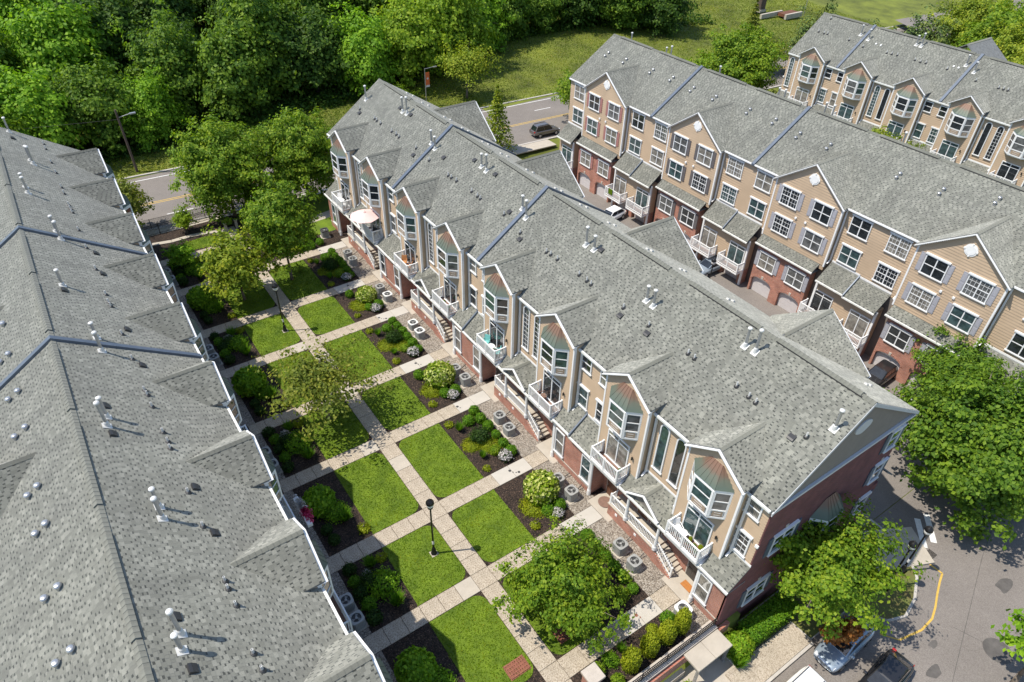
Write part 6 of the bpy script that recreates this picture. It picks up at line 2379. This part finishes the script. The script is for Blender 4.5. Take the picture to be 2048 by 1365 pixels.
chair(23.5, gm[3] - 0.7, ZB, -0.6, "teal", "teal chair on the fourth right hand balcony, nearer of two")
table(23.45, gm[3] + 0.0, ZB, 0.3, "white", "white round table on the fourth right hand balcony")
pot(23.4, gm[4] - 0.6, ZB, 0.18, "potted plant on the fifth right hand balcony, nearer of two", "leaf_lime")
pot(23.5, gm[4] + 0.3, ZB, 0.16, "potted plant on the fifth right hand balcony, farther of two", "leaf_box")
chair(23.55, gm[5] + 0.5, ZB, 1.0, "wood_orange", "orange wooden chair on the sixth right hand balcony, farther of two")
chair(23.55, gm[5] - 0.4, ZB, -0.8, "wood_orange", "orange wooden chair on the sixth right hand balcony, nearer of two")
chair(23.4, gm[6] - 0.5, ZB, 0.5, "black_plastic", "black chair under the pink umbrella")
table(23.5, gm[7] + 0.1, ZB, 0.32, "white", "white table on the farthest right hand balcony")
chair(23.5, gm[7] + 0.8, ZB, 0.8, "white", "white chair on the farthest right hand balcony, farther of two")
chair(23.5, gm[7] - 0.6, ZB, -0.9, "white", "white chair on the farthest right hand balcony, nearer of two")
t_ = thing("patio_umbrella", "pale pink patio umbrella open over a far balcony", "umbrella", (23.0, gm[6] + 0.15, ZB))
MB().tube((0, 0, 0), (0, 0, 2.65), 0.025, 0.02, 8).build("pole", "white", t_)
b = MB()
for k in range(8):
    a0, a1 = k * math.pi / 4, (k + 1) * math.pi / 4
    R_ = 1.45
    b.poly([(0, 0, 2.62), (R_ * math.cos(a0), R_ * math.sin(a0), 2.15), (R_ * 0.96 * math.cos((a0 + a1) / 2), R_ * 0.96 * math.sin((a0 + a1) / 2), 2.18), (R_ * math.cos(a1), R_ * math.sin(a1), 2.15)])
b.build("canopy", "umbrella_pink", t_)
MB().lathe((0, 0, 2.6), [(0.16, 0), (0.05, 0.1), (0.02, 0.16)], 8).build("cap", "umbrella_pink", t_)
for k in range(8):
    a0 = k * math.pi / 4
    MB().beam((0, 0, 2.6), (1.44 * math.cos(a0), 1.44 * math.sin(a0), 2.14), 0.015, 0.015).build("rib", "white", t_)
tag(MB().prism([(24.95 + 0.0, 21.68 + 0.2 * math.cos(a / 12 * 6.283), 1.6 + 0.2 * math.sin(a / 12 * 6.283)) for a in range(12)], (-0.05, 0, 0)).build("door_wreath", "wreath_red"), "red wreath on the second ground floor door", "wreath")
for k, (x, y) in enumerate([(54.4, 56.2), (54.4, 52.4)]):
    pass
tag(MB().box(54.53, 54.60, 56.2, 56.9, 0.5, 1.2).build("towel", "leaf_lime"), "lime green towel hung over an alley balcony rail", "towel")
# flower boxes on the left row's balcony
P, nr, C = crown_pts(np.random.default_rng(5), 0.18, 1.25, 40, 16, 0.1, hollow=0.3)
P = P[:, [0, 2, 1]]
h_ = len(P) // 2
t_ = wthing("flower_box", "white and magenta flowers along a left hand balcony rail", "flowers", (5.15, 28.5, 5.0))
MB().box(5.0, 5.3, 27.3, 29.7, 4.85, 5.1).build("planter", "white", t_)
link("white_flowers", leaves(P[:h_] + [5.2, 28.5, 5.3], nr[:h_], 0.16, "white_flowers", "bloom_white"), t_)
link("magenta_flowers", leaves(P[h_:] + [5.25, 28.4, 5.2], nr[h_:], 0.16, "magenta_flowers", "bloom_magenta"), t_)

# ------------------------------------------------------------------ cars
def car(x, y, z, rot, paint_m, label, L_=4.4, W_=1.78, suv=False):
    """nose towards local -x"""
    t = thing("parked_car" if z < -1.2 else "car", label, "car", (x, y, z))
    t.rotation_euler = (0, 0, rot)
    h = L_ / 2
    w_ = W_ / 2
    zb, zh, zr_ = 0.32, 0.92 if not suv else 1.0, 1.42 if not suv else 1.68
    # lower body: stations (x, half width, hood height)
    st = [(-h, 0.70, 0.42, 0.62), (-h + 0.12, 0.86, 0.30, 0.74), (-h + 0.55, 0.97, 0.26, zh - 0.08), (-h + 1.25, 1.0, 0.25, zh), (0.2, 1.0, 0.25, zh + 0.02), (h - 0.7, 0.99, 0.26, zh + 0.03), (h - 0.15, 0.92, 0.32, zh), (h, 0.80, 0.42, zh - 0.12)]
    b = MB()
    for (sx, k, z0, z1) in st:
        ww = w_ * k
        b.v += [(sx, -ww * 0.90, z0), (sx, -ww, z0 + (z1 - z0) * 0.35), (sx, -ww * 0.985, z0 + (z1 - z0) * 0.75), (sx, -ww * 0.84, z1), (sx, 0, z1 + 0.035), (sx, ww * 0.84, z1), (sx, ww * 0.985, z0 + (z1 - z0) * 0.75), (sx, ww, z0 + (z1 - z0) * 0.35), (sx, ww * 0.90, z0)]
    for i in range(len(st) - 1):
        for j in range(9):
            k = (j + 1) % 9
            b.f.append((i * 9 + j, i * 9 + k, (i + 1) * 9 + k, (i + 1) * 9 + j))
    b.f.append(tuple(range(9)))
    b.f.append(tuple(range(len(st) * 9 - 1, len(st) * 9 - 10, -1)))
    o = b.build("body", paint_m, t, True)
    sub = o.modifiers.new("round", 'SUBSURF')
    sub.levels = sub.render_levels = 2
    # cabin
    xa, xb_, xc, xd = -h + 1.15, -h + 1.95, h - (0.95 if not suv else 0.5), h - (0.25 if not suv else 0.12)
    wb, wt = w_ * 0.86, w_ * 0.68
    zc = zh - 0.02
    bot = [(xa, -wb * 0.92, zc), (xa, wb * 0.92, zc), (xd, wb * 0.92, zc), (xd, -wb * 0.92, zc)]
    top = [(xb_, -wt, zr_), (xb_, wt, zr_), (xc, wt, zr_), (xc, -wt, zr_)]
    cab = MB()
    cab.v += bot + top
    cab.f += [(0, 1, 5, 4), (1, 2, 6, 5), (2, 3, 7, 6), (3, 0, 4, 7), (4, 5, 6, 7), (3, 2, 1, 0)]
    cab.build("cabin", paint_m, t, bevel=0.09)

    def pane(q, inset0, inset1, n_):
        q = [Vector(p) for p in q]
        c = sum(q, Vector()) / 4
        nn = (q[1] - q[0]).cross(q[3] - q[0]).normalized()
        if nn.dot(c - Vector((0, 0, 1.0))) < 0:
            nn = -nn
        A = lambda u, v: (q[0].lerp(q[1], u)).lerp(q[3].lerp(q[2], u), v) + nn * 0.012
        return MB().poly([A(inset0, 0.1), A(1 - inset1, 0.1), A(1 - inset1, 0.9), A(inset0, 0.9)]).build(n_, "car_glass", t)
    pane([bot[0], bot[1], top[1], top[0]], 0.06, 0.06, "windscreen")
    pane([bot[2], bot[3], top[3], top[2]], 0.08, 0.08, "rear_window")
    for (p0, p1, p2, p3) in ((bot[3], bot[0], top[0], top[3]), (bot[1], bot[2], top[2], top[1])):
        P0, P1, P2, P3 = map(Vector, (p0, p1, p2, p3))
        m0, m1 = P0.lerp(P1, 0.5), P3.lerp(P2, 0.5)
        pane([P0, m0, m1, P3], 0.12, 0.03, "side_window")
        pane([m0, P1, P2, m1], 0.03, 0.12, "side_window")
    for sx in (-h + 0.85, h - 0.85):
        for q in (-1, 1):
            wo = MB().tube((sx, q * (w_ - 0.2), 0.33), (sx, q * (w_ + 0.005), 0.33), 0.33, 0.33, 20).build("wheel", "tyre", t)
            MB().tube((sx, q * (w_ - 0.0), 0.33), (sx, q * (w_ + 0.012), 0.33), 0.2, 0.19, 12).build("rim", "rim", wo)
    for q in (-1, 1):
        MB().box(-h + 0.03, -h + 0.3, q * w_ * 0.55 - 0.14, q * w_ * 0.55 + 0.2 * q, 0.60, 0.74).build("headlight", "headlamp", t, bevel=0.03)
        MB().box(h - 0.16, h + 0.0, q * w_ * 0.62 - 0.1, q * w_ * 0.62 + 0.14 * q, zh - 0.3, zh - 0.02).build("tail_light", "tail_lamp", t, bevel=0.03)
        MB().box(xa + 0.25, xa + 0.42, q * (w_ * 0.9), q * (w_ * 0.9 + 0.2), zh + 0.02, zh + 0.17).build("mirror", paint_m, t, bevel=0.03)
    MB().box(-h - 0.01, -h + 0.1, -0.28, 0.28, 0.36, 0.46).build("number_plate", "pvc", t)
    if suv:
        for q in (-1, 1):
            MB().beam((xb_ + 0.1, q * wt * 0.86, zr_ + 0.05), (xc - 0.1, q * wt * 0.86, zr_ + 0.05), 0.04, 0.05).build("roof_rack", "black_plastic", t)
    return t


car(30.0, 5.75, Z_LOT, 0.03, "car_blue", "silver blue hatchback parked under the tree with dead leaves")
car(29.9, 3.0, Z_LOT, 0.06, "car_black", "black car cut by the bottom edge, right of the blue car")
car(24.6, 5.3, Z_LOT, 0.02, "car_white", "white car cut by the bottom edge, left of the blue car", suv=True)
car(60.9, 78.3, Z_ROAD, math.pi - 0.06, "car_taupe", "taupe sport utility vehicle driving on the street", 4.5, 1.85, True)
car(53.2, 54.6, Z_LOT, 0.15, "car_white", "white car parked in the alley below the balconies")
car(55.0, 40.2, Z_LOT, 0.0, "car_blue", "silver car parked in the alley beside the lamp post")
car(54.6, 19.3, Z_LOT, 0.05, "car_black", "black car in front of a garage near the alley's near end")
car(56.0, 15.6, Z_LOT, 0.0, "car_black", "black car half hidden by the tree at the last garage")

# ------------------------------------------------------------------ sign garden at the top right
t_ = wthing("entrance_sign", "dark stone sign pillar with low planter walls in the top lawn", "sign", (141, 104, 0))
MB().box(140.0, 141.6, 105.0, 106.2, 0.4, 4.6).build("pillar", "wood_pole", t_)
MB().box(139.8, 141.8, 104.8, 106.4, 0.4, 0.9).build("plinth", "concrete", t_)
MB().box(136.5, 143.5, 101.6, 102.1, 0.2, 1.1).build("planter_wall", "concrete", t_)
MB().box(141.5, 147.0, 99.0, 99.5, 0.0, 1.0).build("planter_wall", "concrete", t_)
MB().box(141.8, 146.5, 99.6, 101.6, 0.3, 0.9).build("planting", "leaf_red", t_)
sheet("far_lot", [(150, 62), (240, 40), (240, 80), (162, 86)], 0.3, "asphalt", "grey parking area at the top right beyond the pines", "parking lot")
